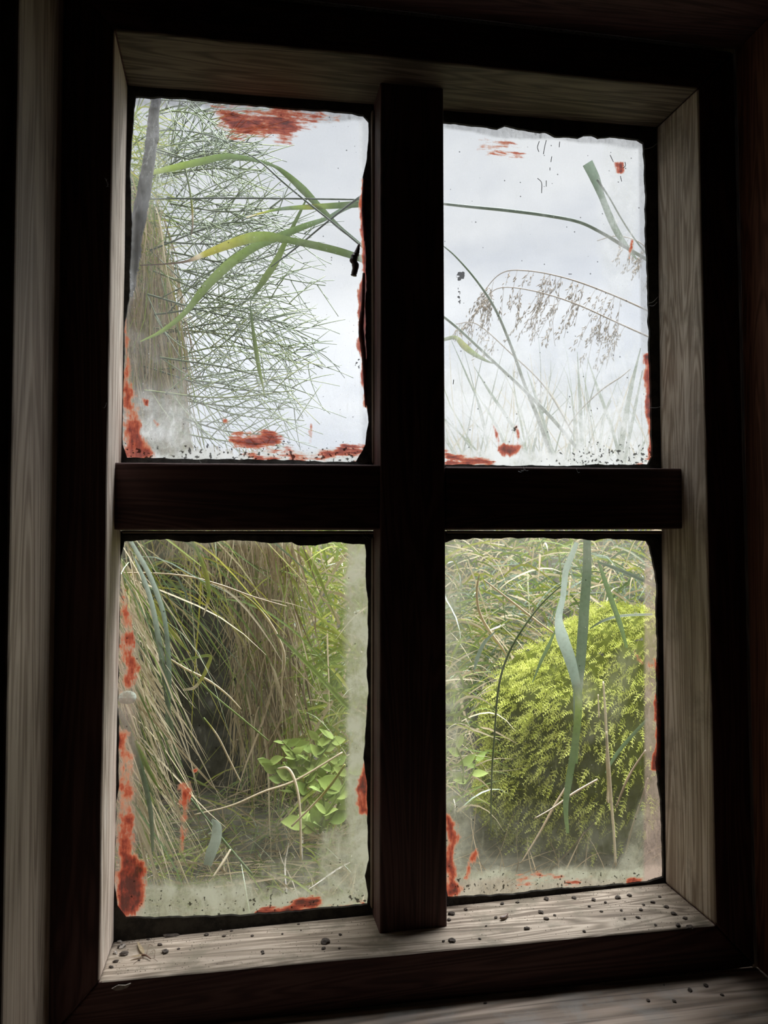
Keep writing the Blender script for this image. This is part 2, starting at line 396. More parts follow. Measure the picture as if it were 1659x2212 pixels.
# glazing beads in front of the glass, along the mullion and bars (thin paler strips)
M['bead'] = wood('bead_wood', 2, (0.10, 0.065, 0.045), (0.17, 0.12, 0.085), (0.24, 0.18, 0.13))
M['bead_x'] = wood('bead_wood_x', 0, (0.10, 0.065, 0.045), (0.17, 0.12, 0.085), (0.24, 0.18, 0.13))
def strip(name, quad_px, Y0, Y1, mat):
    return bar(name, quad_px, Y0, Y1, mat)
strip('glazing_bead', [(803, 236), (812, 237), (812, 1001), (805, 1000)], DG - .006, DG + .004, M['bead'])
strip('glazing_bead', [(804, 1160), (812, 1160), (812, 1964), (802, 1965)], DG - .006, DG + .004, M['bead'])
strip('glazing_bead', [(262, 1146), (815, 1148), (815, 1153), (262, 1152)], DG - .004, DG + .004, M['bead_x'])
strip('glazing_bead', [(966, 1146), (1432, 1148), (1432, 1153), (966, 1152)], DG - .004, DG + .004, M['bead_x'])

# panes: visible outline in the photograph and the rebate that holds each
PANES = {
 'UL': dict(rect=(262, 170, 812, 1012), out=[(293, 208), (345, 209), (400, 212), (470, 219), (560, 228), (640, 234), (700, 238), (760, 244), (785, 248), (796, 262), (797, 300), (792, 345), (784, 380), (786, 440), (790, 520), (792, 600), (790, 680), (793, 760), (791, 850), (796, 910), (790, 960), (770, 998), (680, 996), (560, 992), (450, 992), (350, 990), (274, 988), (264, 960), (264, 860), (268, 770), (269, 700), (279, 640), (282, 560), (284, 480), (281, 400), (281, 350), (287, 270)]),
 'UR': dict(rect=(955, 240, 1440, 1020), out=[(957, 264), (1000, 268), (1040, 271), (1075, 277), (1092, 271), (1110, 275), (1150, 282), (1180, 285), (1200, 295), (1225, 294), (1250, 296), (1263, 291), (1280, 292), (1293, 298), (1320, 294), (1350, 297), (1378, 301), (1390, 309), (1393, 350), (1396, 430), (1396, 520), (1400, 600), (1403, 700), (1404, 780), (1407, 860), (1408, 940), (1410, 985), (1400, 1003), (1300, 1004), (1200, 1006), (1100, 1005), (1000, 1003), (958, 1004), (957, 900), (957, 700), (957, 500)]),
 'LL': dict(rect=(235, 1145, 812, 2035), out=[(268, 1170), (320, 1166), (365, 1166), (400, 1170), (440, 1173), (500, 1166), (550, 1169), (585, 1173), (630, 1172), (650, 1178), (680, 1180), (700, 1174), (722, 1170), (745, 1174), (770, 1175), (788, 1177), (792, 1200), (790, 1240), (795, 1300), (796, 1360), (793, 1430), (796, 1500), (791, 1570), (786, 1640), (794, 1700), (794, 1780), (797, 1860), (789, 1895), (796, 1935), (794, 1955), (700, 1963), (600, 1973), (500, 1979), (420, 1981), (340, 1983), (272, 1983), (252, 1960), (246, 1900), (248, 1820), (250, 1740), (256, 1700), (255, 1640), (257, 1590), (254, 1520), (255, 1440), (257, 1350), (258, 1260), (261, 1200)]),
 'LR': dict(rect=(955, 1145, 1462, 1985), out=[(960, 1172), (985, 1166), (1040, 1163), (1120, 1162), (1200, 1163), (1260, 1164), (1285, 1168), (1310, 1164), (1370, 1166), (1398, 1168), (1404, 1180), (1410, 1205), (1417, 1240), (1420, 1262), (1419, 1330), (1422, 1400), (1420, 1470), (1423, 1550), (1424, 1610), (1421, 1660), (1429, 1740), (1432, 1830), (1433, 1895), (1400, 1906), (1340, 1911), (1260, 1919), (1180, 1923), (1110, 1932), (1050, 1936), (1000, 1938), (968, 1940), (960, 1900), (960, 1700), (960, 1500), (960, 1300)]),
}
def sdist(P, poly):
    """signed distance (positive inside), pixels"""
    poly = np.asarray(poly, float); x, y = P[:, 0], P[:, 1]
    d = np.full(len(P), 1e9); inside = np.zeros(len(P), bool)
    for i in range(len(poly)):
        a = poly[i]; b = poly[(i + 1) % len(poly)]; e = b - a; ww = P - a
        t = np.clip((ww @ e) / max(e @ e, 1e-9), 0, 1)
        d = np.minimum(d, np.hypot(*(ww - t[:, None] * e).T))
        c = (a[1] > y) != (b[1] > y)
        with np.errstate(divide='ignore', invalid='ignore'):
            xi = (b[0] - a[0]) * (y - a[1]) / (b[1] - a[1] + 1e-12) + a[0]
        inside ^= c & (x < xi)
    return np.where(inside, d, -d)
def lum(x, a, b): return np.clip((x - a) / (b - a), 0, 1) ** 2 * (3 - 2 * np.clip((x - a) / (b - a), 0, 1))
PAINT_V = {
 'UL': [([(268, 700), (276, 760), (292, 850), (298, 930), (335, 975), (330, 995), (262, 995)], 14, .82), ([(308, 862), (322, 864), (318, 884), (310, 880)], 5, .95),
        ([(330, 900), (346, 912), (338, 920)], 6, .7), ([(484, 905), (496, 908), (494, 918), (484, 916)], 5, .8), ([(778, 390), (800, 390), (800, 890), (788, 880), (776, 700), (780, 540)], 6, 1.0), ([(268, 600), (280, 610), (280, 700), (266, 700)], 8, .5),
        ([(668, 915), (676, 915), (676, 960), (668, 960)], 5, .55)],
 'UR': [([(1390, 770), (1415, 770), (1415, 905), (1396, 900)], 6, .95), ([(1398, 900), (1415, 900), (1415, 990), (1402, 985)], 6, .8), ([(1066, 962), (1090, 950), (1110, 958), (1130, 965), (1125, 982), (1080, 985)], 9, .85),
        ([(1068, 905), (1075, 905), (1075, 975), (1066, 975)], 4, .5), ([(1108, 920), (1118, 920), (1120, 965), (1108, 965)], 5, .55), ([(1330, 350), (1344, 350), (1344, 372), (1332, 374)], 5, 1.0), ([(1360, 515), (1366, 517), (1362, 560), (1356, 558)], 3, .75)],
 'LL': [([(262, 1262), (278, 1270), (290, 1330), (300, 1420), (296, 1500), (260, 1500)], 12, .58), ([(262, 1280), (270, 1280), (272, 1330), (264, 1330)], 7, .8), ([(282, 1360), (290, 1362), (292, 1400), (284, 1398)], 5, .85),
        ([(256, 1560), (284, 1580), (292, 1700), (290, 1860), (252, 1860)], 10, .60), ([(252, 1830), (290, 1850), (318, 1878), (314, 1935), (296, 1975), (262, 1985), (250, 1960)], 12, 1.0), ([(265, 1640), (276, 1640), (276, 1685), (266, 1685)], 6, .8),
        ([(390, 1686), (412, 1684), (411, 1760), (398, 1850), (384, 1840)], 10, .55), ([(392, 1690), (400, 1690), (400, 1712), (394, 1712)], 4, .8), ([(404, 1700), (410, 1700), (410, 1740), (406, 1740)], 4, .85), ([(414, 1655), (424, 1652), (424, 1662), (416, 1664)], 4, .8),
        ([(774, 1690), (790, 1620), (800, 1620), (800, 1765), (778, 1755), (768, 1710)], 9, .92), ([(795, 1480), (800, 1480), (800, 1640), (792, 1640)], 5, .7)],
 'LR': [([(960, 1762), (985, 1775), (992, 1815), (984, 1830), (984, 1900), (1000, 1915), (992, 1940), (960, 1940)], 11, .95), ([(1022, 1842), (1036, 1832), (1040, 1842), (1022, 1880), (1010, 1905), (996, 1900), (1010, 1870)], 8, .72),
        ([(1410, 1420), (1426, 1440), (1426, 1475), (1414, 1460)], 5, 1.0), ([(1416, 1500), (1428, 1500), (1428, 1670), (1412, 1660)], 5, .95), ([(1365, 1395), (1385, 1405), (1420, 1445), (1395, 1440), (1370, 1425)], 10, .52)],
}
PAINT_H = {
 'UL': [([(462, 230), (520, 234), (600, 236), (660, 244), (700, 248), (705, 262), (655, 275), (630, 300), (590, 303), (500, 292), (468, 262)], 26, .86), ([(640, 236), (740, 244), (738, 262), (680, 270)], 14, .45),
        ([(495, 942), (540, 934), (592, 932), (612, 950), (590, 964), (500, 966)], 12, .92), ([(510, 975), (640, 972), (700, 985), (800, 980), (798, 1000), (510, 998)], 9, .55), ([(690, 980), (740, 966), (790, 962), (792, 990), (720, 996)], 12, .95), ([(560, 955), (620, 950), (650, 985), (580, 985)], 12, .42)],
 'UR': [([(1030, 303), (1100, 304), (1140, 322), (1130, 340), (1060, 342), (1030, 325)], 16, .52), ([(957, 968), (985, 978), (1020, 990), (1065, 996), (1060, 1008), (957, 1008)], 8, .88), ([(1370, 985), (1408, 980), (1410, 1005), (1375, 1005)], 8, .62), ([(1225, 292), (1240, 292), (1240, 300), (1225, 300)], 5, .7)],
 'LL': [([(556, 1972), (600, 1958), (640, 1945), (690, 1938), (697, 1952), (680, 1966), (560, 1980)], 8, 1.05), ([(700, 1960), (740, 1950), (795, 1940), (795, 1956), (700, 1968)], 7, .55)],
 'LR': [([(1110, 1880), (1200, 1886), (1290, 1890), (1290, 1905), (1120, 1915)], 14, .44), ([(1354, 1902), (1370, 1893), (1392, 1900), (1390, 1912), (1356, 1914)], 6, .95)],
}
def fbm(x, y, s, seed=0):
    o = np.zeros_like(x)
    for k in range(4):
        rr = np.random.default_rng(seed * 10 + k)
        for _ in range(5):
            a = rr.uniform(0, 6.28); ph = rr.uniform(0, 6.28); q = s * 2 ** k * rr.uniform(.7, 1.3)
            o += np.sin((x * math.cos(a) + y * math.sin(a)) / 100 * q * 6.28 + ph) / 2 ** k / 4
    return o
def build_pane(key, seed):
    pd = PANES[key]; x0, y0, x1, y1 = pd['rect']
    Yg = DG + 0.0045
    a = at(x0, y1, Yg); b = at(x1, y0, Yg); c = at(x0, y0, Yg); d = at(x1, y1, Yg)
    X0, X1 = min(a[0], c[0]), max(b[0], d[0]); Z0, Z1 = min(a[2], d[2]), max(b[2], c[2])
    if 'L' == key[1]: X1 = min(X1, -.004)
    else: X0 = max(X0, -.0035)
    if key[0] == 'U': Z0 = max(Z0, .0012)
    else: Z1 = min(Z1, .0)
    nx = int((X1 - X0) / .0014); nz = int((Z1 - Z0) / .0014)
    xs = np.linspace(X0, X1, nx + 1); zs = np.linspace(Z0, Z1, nz + 1)
    GX, GZ = np.meshgrid(xs, zs); V = np.stack([GX.ravel(), np.full(GX.size, Yg), GZ.ravel()], 1)
    P = to_px(V); px, py = P[:, 0], P[:, 1]
    i = np.arange(nz)[:, None] * (nx + 1) + np.arange(nx)[None]; i = i.ravel()
    F = np.stack([i, i + 1, i + nx + 2, i + nx + 1], 1)
    wv = P + np.stack([fbm(px, py, .8, 1 + seed), fbm(px, py, .8, 9 + seed)], 1) * 7
    sd = sdist(P, pd['out'])
    n = fbm(px, py, .5, 3 + seed); wx = px + n * 9; wy = py + fbm(px, py, .6, 30 + seed) * 9
    edge = np.clip(1 - sd / 14, 0, 1)
    film = np.full(len(P), .05) + .25 * edge
    pink = np.zeros(len(P)); dull = np.zeros(len(P)); gr = np.zeros(len(P))
    def put(v):
        nonlocal film
        film = np.maximum(film, v)
    if key == 'UL':
        put(.10 + .0 * px); put(.62 * (1 - lum(wy - (px - 290) * .075, 222, 236)))
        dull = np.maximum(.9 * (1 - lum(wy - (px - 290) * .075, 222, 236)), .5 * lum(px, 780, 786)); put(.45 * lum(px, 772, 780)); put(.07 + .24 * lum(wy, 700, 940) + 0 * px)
        put(.60 * lum(wy, 740, 930) * (1 - .65 * lum(px, 380, 460))); put(1.0 * lum(wy, 955, 985))
        put(.30 * (1 - lum(np.abs(px - 330 - (py - 250) * -.0), 5, 70)) * lum(py, 200, 260) * (1 - lum(py, 380, 560)))
        put(.20 * (1 - lum(px, 330, 420)) * lum(py, 500, 800))
        gr = lum(wy, 930, 985) * 1.0 + .14; gr = np.maximum(gr, 1.1 * (1 - lum(np.hypot(px - 775, (py - 780) * .5), 8, 18)))
    if key == 'UR':
        put(.62 * (1 - lum(wy - (px - 960) * .075, 280, 292))); put(.62 * lum(px - (py - 300) * .012, 1374, 1382))
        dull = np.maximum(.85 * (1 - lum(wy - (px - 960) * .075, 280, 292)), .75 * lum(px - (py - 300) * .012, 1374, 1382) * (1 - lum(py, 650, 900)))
        put(.10 + .62 * lum(wy, 560, 960)); put(.95 * lum(wy, 930, 990)); put(.4 * (1 - lum(np.hypot((px - 1340) / 60, (py - 480) / 260), .4, 1.2)))
        gr = lum(wy, 930, 985) * lum(px, 1150, 1240) * 1.05 + .14; gr = np.maximum(gr, 2.6 * (1 - lum(np.hypot(px - 995, (py - 596) * .8), 6, 13))); gr = np.maximum(gr, 1.6 * (1 - lum(np.abs(px - 991), 2, 5)) * lum(py, 600, 606) * (1 - lum(py, 640, 690))); gr = np.maximum(gr, 2.4 * (1 - lum(np.hypot(px - 1112, py - 927), 4, 9)))
    if key == 'LL':
        put(.07 + 0 * px); put(.85 * lum(wx, 735, 762)); put(.9 * lum(wy + 18 * fbm(px, py, .3, 77), 1870, 1925))
        put(.42 * (1 - lum(np.hypot((px - 640) / 100, (py - 1880) / 40), .5, 1.1))); put(.75 * (1 - lum(np.hypot((px - 730) / 60, (py - 1860) / 90), .5, 1.1)))
        put(.16 * lum(py, 1620, 1820)); put(.16 * lum(px, 640, 760)); put(.2 * (1 - lum(np.hypot((px - 350) / 130, (py - 1180) / 60), .3, 1.2)))
        put(.42 * (1 - lum(px, 280, 315)) * lum(py, 1240, 1400)); pink = .75 * (1 - lum(wx, 285, 310)) * lum(py, 1230, 1300)
        gr = lum(wy, 1880, 1950) * .75 + lum(px, 680, 790) * lum(py, 1840, 1930) * .35 + .05
    if key == 'LR':
        put(.08 + 0 * px); put(.50 * (1 - lum(wx, 970, 1050))); put(.25 * (1 - lum(wy, 1180, 1300)))
        put(.52 * lum(px, 1388, 1396)); put(.86 * lum(wy - (px - 960) * -.03, 1872, 1896)); put(.20 * lum(wy, 1640, 1840))
        put(.24 * (1 - lum(np.abs(px + (py - 1480) * .35 - 1330), 10, 60)) * lum(py, 1360, 1430) * (1 - lum(py, 1560, 1650)))
        put(.28 * (1 - lum(np.hypot((px - 1265) / 38, (py - 1490) / 60), .3, 1.1))); put(.55 * lum(wx + (wy - 1700) * .45, 1390, 1420) * lum(py, 1650, 1750))
        pink = .9 * lum(px, 1386, 1396) + .35 * lum(wy, 1895, 1910); pink = np.clip(pink, 0, .8)
        gr = lum(wy, 1860, 1900) * .8 + .08
    def field(lst):
        fl = np.zeros(len(P))
        for poly, fe, st in lst:
            fl = np.maximum(fl, np.clip(.5 + sdist(wv, poly) / fe * .5, 0, 1) * st)
        return fl
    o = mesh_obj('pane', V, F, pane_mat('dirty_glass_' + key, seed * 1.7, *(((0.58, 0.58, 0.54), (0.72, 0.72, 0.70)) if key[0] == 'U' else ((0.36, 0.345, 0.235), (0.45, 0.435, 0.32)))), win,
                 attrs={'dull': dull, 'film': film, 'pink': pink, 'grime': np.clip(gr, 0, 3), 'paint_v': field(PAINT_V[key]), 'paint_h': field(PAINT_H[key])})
    # crust of old putty: ring between the rebate and the wavy inner outline
    out = np.array(pd['out'], float); pts = []
    for k in range(len(out)):
        p, q = out[k], out[(k + 1) % len(out)]
        m_ = max(1, int(np.hypot(*(q - p)) / 6))
        for j in range(m_): pts.append(p + (q - p) * j / m_)
    pts = np.array(pts); nn = fbm(pts[:, 0], pts[:, 1], 2.2, 5 + seed) * 1.6; cen = pts.mean(0)
    dirs = (pts - cen) / np.linalg.norm(pts - cen, axis=1)[:, None]; pts = pts + dirs * nn[:, None]
    ext = 40
    rx0, ry0, rx1, ry1 = X0 + .0008, Z0 + .0008, X1 - .0008, Z1 - .0008
    Yf = DG + .0012; inner = np.array([at(p[0], p[1], Yf) for p in pts]); outer = inner.copy()
    cx, cz = (rx0 + rx1) / 2, (ry0 + ry1) / 2
    for k, p in enumerate(inner):                      # project to the rebate rectangle
        dx, dz = p[0] - cx, p[2] - cz; tt = min((rx1 - cx) / abs(dx) if dx else 9e9, (ry1 - cz) / abs(dz) if dz else 9e9)
        outer[k] = (cx + dx * tt, Yf, cz + dz * tt)
    n_ = len(inner); Yb = DG + .0042
    mid = inner * .45 + outer * .55
    rng_ = [outer, mid + np.array([0, -.0022, 0]), inner]
    ib = inner.copy(); ib[:, 1] = Yb; ob = outer.copy(); ob[:, 1] = Yb
    rings = rng_ + [ib, ob]; VV = np.vstack(rings); FF = []
    for a_ in range(5):
        b_ = (a_ + 1) % 5
        for k in range(n_):
            q = (k + 1) % n_; FF.append((a_ * n_ + k, a_ * n_ + q, b_ * n_ + q, b_ * n_ + k))
    mesh_obj('putty', VV, FF, M['putty'], win)
for i_, k_ in enumerate(('UL', 'UR', 'LL', 'LR')): build_pane(k_, i_ + 1)

# ---------------------------------------------------------------- tubes and ribbons
def catmull(pts, n):
    pts = np.asarray(pts, float)
    if len(pts) == 2:
        t = np.linspace(0, 1, n)[:, None]; return pts[0] * (1 - t) + pts[1] * t
    P = np.vstack([2 * pts[0] - pts[1], pts, 2 * pts[-1] - pts[-2]]); out = []
    seg = len(pts) - 1
    for u_ in np.linspace(0, seg, n):
        i = min(int(u_), seg - 1); t = u_ - i; p0, p1, p2, p3 = P[i:i + 4]
        out.append(.5 * (2 * p1 + (p2 - p0) * t + (2 * p0 - 5 * p1 + 4 * p2 - p3) * t * t + (3 * p1 - p0 - 3 * p2 + p3) * t ** 3))
    return np.array(out)
class Geo:
    def __init__(self): self.v = []; self.f = []; self.t = []; self.n = 0
    def add(self, V, F, T):
        self.v.append(np.asarray(V)); self.t.append(np.broadcast_to(T, (len(V),)).astype(float) if np.ndim(T) < 1 else np.asarray(T))
        self.f += [tuple(int(i) + self.n for i in q) for q in F]; self.n += len(V)
    def ribbons(self, P, W, S, T, fold=.25):
        """P (N,S,3) centre lines, W (N,S) half widths, S (N,S,3) side vectors, T (N,) or (N,S) tint"""
        N, K, _ = P.shape
        if T.ndim == 1: T = np.repeat(T[:, None], K, 1)
        tan = np.gradient(P, axis=1); nr = np.cross(tan, S); nr /= np.linalg.norm(nr, axis=2, keepdims=True) + 1e-12
        L = P - S * W[..., None]; R_ = P + S * W[..., None]; C = P + nr * (W * fold)[..., None]
        V = np.stack([L, C, R_], 2).reshape(-1, 3); TT = np.repeat(T.reshape(-1), 3)
        b = (np.arange(N)[:, None] * K + np.arange(K - 1)[None]).ravel() * 3 + self.n
        F = np.concatenate([np.stack([b, b + 1, b + 4, b + 3], 1), np.stack([b + 1, b + 2, b + 5, b + 4], 1)])
        self.v.append(V); self.t.append(TT); self.f += F.tolist(); self.n += len(V)
    def tube(self, pts, rad, tint, k=5):
        pts = np.asarray(pts, float); n = len(pts); rad = np.broadcast_to(rad, (n,))
        tan = np.gradient(pts, axis=0); tan /= np.linalg.norm(tan, axis=1)[:, None] + 1e-12
        ref = np.array([0.1, 1, 0.05]); s = np.cross(tan, ref); s /= np.linalg.norm(s, axis=1)[:, None] + 1e-12; u_ = np.cross(s, tan)
        V = []; ang = np.arange(k) / k * 2 * math.pi
        V = pts[:, None] + rad[:, None, None] * (np.cos(ang)[None, :, None] * s[:, None] + np.sin(ang)[None, :, None] * u_[:, None])
        V = V.reshape(-1, 3); F = []
        for i in range(n - 1):
            for j in range(k): F.append((i * k + j, i * k + (j + 1) % k, (i + 1) * k + (j + 1) % k, (i + 1) * k + j))
        F.append(tuple(range(k))[::-1]); F.append(tuple((n - 1) * k + j for j in range(k)))
        T = np.repeat(np.broadcast_to(tint, (n,)), k); self.add(V, F, T)
    def build(self, name, mat, parent=None, smooth=True):
        return mesh_obj(name, np.vstack(self.v), self.f, mat, parent, smooth, {'tint': np.concatenate(self.t)})

def liner():
    box('jamb_lining', -HX - .0105, -HX + .001, -.1045, -.0004, -HZ, HZ, M['jamb'], win, bevel=.0012)['label'] = 'pale lining board left of the sash'
    box('lining_bead', -HX - .0105, -HX + .0025, -.1148, -.1062, -HZ, HZ, M['jamb'], win, bevel=.002)['label'] = 'narrow strip along the left lining'
    box('jamb_lining', HX + .001, HX + .0105, -.1145, -.0004, -HZ, HZ, M['red_lining'], win, bevel=.0012)['label'] = 'reddish lining board right of the sash'
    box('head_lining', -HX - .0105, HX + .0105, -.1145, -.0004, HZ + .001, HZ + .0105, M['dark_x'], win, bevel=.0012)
    box('window_board', -HX - .0105, HX + .0105, -.15, -.0004, -HZ - .0105, -HZ + .001, M['ledge'], win, bevel=.0012)['label'] = 'worn grey brown board below the sash'
liner()

# lumps and beads of sealant stuck to the glass edge
def bead(name, px_pts, rads, Y, mat=None, label=None):
    P = catmull([at(x, y, Y) for x, y in px_pts], len(px_pts) * 6)
    rr = catmull([[q, 0, 0] for q in rads], len(px_pts) * 6)[:, 0] * mpp(Y)
    rr = np.maximum(rr * (1 + .25 * np.array([mnoise.noise(Vector((i * .7, x_[0] * 50, 1))) for i, x_ in enumerate(P)])), 1e-4)
    g = Geo(); g.tube(P, rr, .5, 8); o = g.build(name, mat or M['sealant'], win)
    if label: o['label'] = label
    return o
bead('sealant_bead', [(787, 385), (785, 450), (789, 520)], [3, 4, 3], DG + .002)
bead('sealant_bead', [(786, 590), (784, 660), (780, 710), (786, 770), (788, 830), (790, 880)], [3, 4, 6, 5, 3, 1.5], DG + .002)
bead('sealant_bead', [(1420, 1430), (1421, 1452), (1423, 1474)], [2, 5, 2], DG + .002)
bead('sealant_bead', [(1421, 1515), (1423, 1560), (1423, 1620), (1421, 1652), (1424, 1668)], [3, 5, 5, 6, 2], DG + .002)
M['lump'] = simple('dark_brown_sealant', (0.045, 0.015, 0.012), .4, (0.09, 0.03, 0.02), 200, .4, .5)
bead('sealant_lump', [(776, 526), (771, 545), (764, 560), (768, 575), (764, 595)], [1.5, 6, 8, 7, 6.5], DG + .001, M['lump'], 'dark brown hanging lump on the upper left pane')

# ================================================================ OUTSIDE GROUND
def hz(x, y):
    x = np.asarray(x, float); y = np.asarray(y, float)
    base = -.50 + .0 * x
    t = np.clip((y - .85) / .95, 0, 1); base = base + (t * t * (3 - 2 * t)) * .56 - .06 * np.clip((x - .05) / .1, 0, 1) * np.clip((1.1 - y) / .3, 0, 1) * np.clip((y - .25) / .2, 0, 1)
    base = base + .02 * np.sin(x * 9 + 1) * np.sin(y * 7) + .012 * np.sin(x * 23 + y * 17) - np.clip(y - 2.2, 0, 10) * .06
    return base
gx = np.concatenate([np.linspace(-9, -1.6, 14)[:-1], np.linspace(-1.6, 2.6, 120), np.linspace(2.6, 10, 12)[1:]])
gy = np.concatenate([np.linspace(.107, 2.6, 90), np.linspace(2.6, 14, 24)[1:]])
GXX, GYY = np.meshgrid(gx, gy); GZZ = hz(GXX, GYY)
nn_ = len(gx); ii = (np.arange(len(gy) - 1)[:, None] * nn_ + np.arange(nn_ - 1)[None]).ravel()
o = mesh_obj('ground', np.stack([GXX.ravel(), GYY.ravel(), GZZ.ravel()], 1), np.stack([ii, ii + 1, ii + nn_ + 1, ii + nn_], 1), M['earth'], smooth=True)
o['kind'] = 'structure'

# bank on the left: overhanging turf with a dark hollow beneath
def bank_edge(z):
    return np.interp(z, [-.7, -.45, -.2, -.08, .02, .12, .3, .5, .75], [-.06, -.07, -.085, -.11, -.17, -.245, -.262, -.30, -.42])
def bank():
    nu, nv = 80, 90; V = []
    for j in range(nv + 1):
        z = -.65 + 1.38 * j / nv; xr = float(bank_edge(z))
        for i in range(nu + 1):
            s = i / nu
            if s < .7: x = -2.2 + (xr + 2.2) * (1 - (1 - s / .7) ** 2.0); y = .66
            else:
                q = (s - .7) / .3; x = xr + .02 * math.sin(q * 3.14) - .55 * q ** 2; y = .66 + q ** 1.5 * 1.0
            p = at(490, 1450, .66)
            cav = math.exp(-((x + .19) / .10) ** 2) * (1 / (1 + math.exp((z + .06) * 40)))
            y += .30 * cav + .05 * mnoise.noise(Vector((x * 8, z * 8, 2))) + .02 * mnoise.noise(Vector((x * 30, z * 30, 5)))
            x += .02 * mnoise.noise(Vector((x * 11, z * 11, 9)))
            V.append((x, y, z))
    k0 = len(V)
    fc = []
    for j in range(nv):
        for i in range(nu):
            a = j * (nu + 1) + i; fc.append((a, a + 1, a + nu + 2, a + nu + 1))
    top = nv * (nu + 1); V.append((-1.3, 1.6, .74)); ct = len(V) - 1
    for i in range(nu): fc.append((top + i, top + i + 1, ct))
    o = mesh_obj('turf_bank', V, fc, M['soil'], smooth=True)
    tag(o, 'dark earth bank with a hollow behind the hanging dry grass', 'bank')
    o['kind'] = 'structure'
bank()

# ---------------------------------------------------------------- grass as masses
def gen_blades(base, dirv, length, width, droop, tint, K=7, wav=.06, tipw=.1, viewmix=.5, fold=.25, geo=None):
    """base (N,3), dirv (N,3) start direction; droop bends towards -z"""
    N = len(base); g = geo or Geo()
    t = np.linspace(0, 1, K)[None, :, None]
    d = dirv / np.linalg.norm(dirv, axis=1)[:, None]
    side0 = np.stack([RNG.normal(size=N), RNG.normal(size=N) * .6, RNG.normal(size=N) * .3], 1)
    P = base[:, None] + d[:, None] * length[:, None, None] * t
    P[..., 2] -= (droop * length)[:, None] * (t[..., 0] ** 2)
    P += (side0 * (wav * length)[:, None])[:, None] * (t ** 2) * 1.0 + (side0[:, [1, 2, 0]] * (wav * length)[:, None])[:, None] * np.sin(t * 6) * .4
    tan = np.gradient(P, axis=1); tan /= np.linalg.norm(tan, axis=2, keepdims=True) + 1e-12
    view = P - CAM; view = view / np.linalg.norm(view, axis=2, keepdims=True)
    rv = RNG.normal(size=(N, 3)); rv /= np.linalg.norm(rv, axis=1)[:, None]
    fac = np.array([0, -1, 0]) * viewmix + rv * (1 - viewmix)
    S = np.cross(tan, np.broadcast_to(fac[:, None], tan.shape)); S /= np.linalg.norm(S, axis=2, keepdims=True) + 1e-12
    prof = np.interp(np.linspace(0, 1, K), [0, .25, .6, 1], [.7, 1, .8, tipw])
    W = width[:, None] * .5 * prof[None]
    g.ribbons(P, W, S, tint, fold); return g
def U(a, b, n): return RNG.uniform(a, b, n)
def stuff(g, name, label, cat, mat=None):
    o = g.build(name, mat or M['plant']); return tag(o, label, cat, kind='stuff')
def px_base(pxs, pys, Ys): return np.array([at(a, b, c) for a, b, c in zip(pxs, pys, Ys)])

# meadow on the slope
N = 9500
bx = U(-.5, 1.5, N); by = .35 + U(0, 1, N) ** 1.3 * 2.3
keep = ~((bx < bank_edge(-.1) + .02) & (by > .6)) & ~((bx > .02) & (by < 1.0) & (bx < .8)); bx, by = bx[keep], by[keep]; N = len(bx)
base = np.stack([bx, by, hz(bx, by) - .01], 1)
ln = U(.07, .19, N) * (.6 + .5 * np.clip(by, 0, 1.2)) * np.where(by < .6, .6, 1)
tint = np.where(U(0, 1, N) < .30, U(.2, .36, N), U(.47, .70, N)); tint = np.where(U(0, 1, N) < .12, U(.8, .98, N), tint)
stuff(gen_blades(base, np.stack([RNG.normal(0, .55, N), RNG.normal(-.15, .4, N), np.ones(N)], 1), ln, U(.0025, .0055, N) * (.8 + .25 * by), U(.1, .75, N), tint), 'meadow_grass', 'mixed green and straw grass covering the slope behind the window', 'grass')
# matted low litter near the bottom of the panes
N = 1100
bx = U(-.42, .05, N); by = U(.2, .75, N); base = np.stack([bx, by, hz(bx, by) + U(.0, .03, N)], 1)
tint = np.where(U(0, 1, N) < .5, U(.12, .30, N), U(.5, .72, N))
stuff(gen_blades(base, np.stack([RNG.normal(0, 1, N), RNG.normal(0, .6, N), U(0, .6, N)], 1), U(.04, .14, N), U(.0012, .0035, N), U(0, .3, N), tint), 'ground_litter', 'tangled dead stalks and short grass lying at the foot of the bank', 'grass')
# dry curtain hanging from the bank, seen through the lower left pane
N = 1150
pxs = 495 + RNG.beta(1.6, 1.7, N) * 165; pys = U(1000, 1580, N); Ys = U(.50, .66, N)
tint = np.where(U(0, 1, N) < .85, U(.06, .32, N), U(.5, .68, N))
g = gen_blades(px_base(pxs, pys, Ys), np.stack([RNG.normal(.06, .24, N), RNG.normal(-.1, .15, N), -np.ones(N)], 1), U(.04, .15, N), U(.0010, .0034, N), U(0, .3, N), tint, wav=.11)
N = 420
pxs = U(380, 620, N); pys = U(960, 1130, N); Ys = U(.48, .64, N)
g = gen_blades(px_base(pxs, pys, Ys), np.stack([RNG.normal(.1, .35, N), RNG.normal(-.1, .15, N), -np.ones(N)], 1), U(.06, .15, N), U(.0015, .004, N), U(0, .3, N), U(.15, .36, N), geo=g)
stuff(g, 'hanging_grass', 'curtain of dry brown grass hanging beside the dark hollow', 'grass')
# straw tuft leaning down to the right along the left edge of the lower left pane
N = 560
pxs = U(170, 300, N); pys = U(1150, 1720, N); Ys = U(.26, .42, N)
tint = np.where(U(0, 1, N) < .72, U(.24, .38, N), U(.55, .78, N))
g = gen_blades(px_base(pxs, pys, Ys), np.stack([U(.15, .75, N), RNG.normal(-.05, .15, N), -U(.5, 1.0, N)], 1), U(.05, .15, N), U(.0010, .0028, N), U(.1, .6, N), tint, wav=.05)
stuff(g, 'straw_tuft', 'pale straw and green blades leaning over the foot of the bank', 'grass')
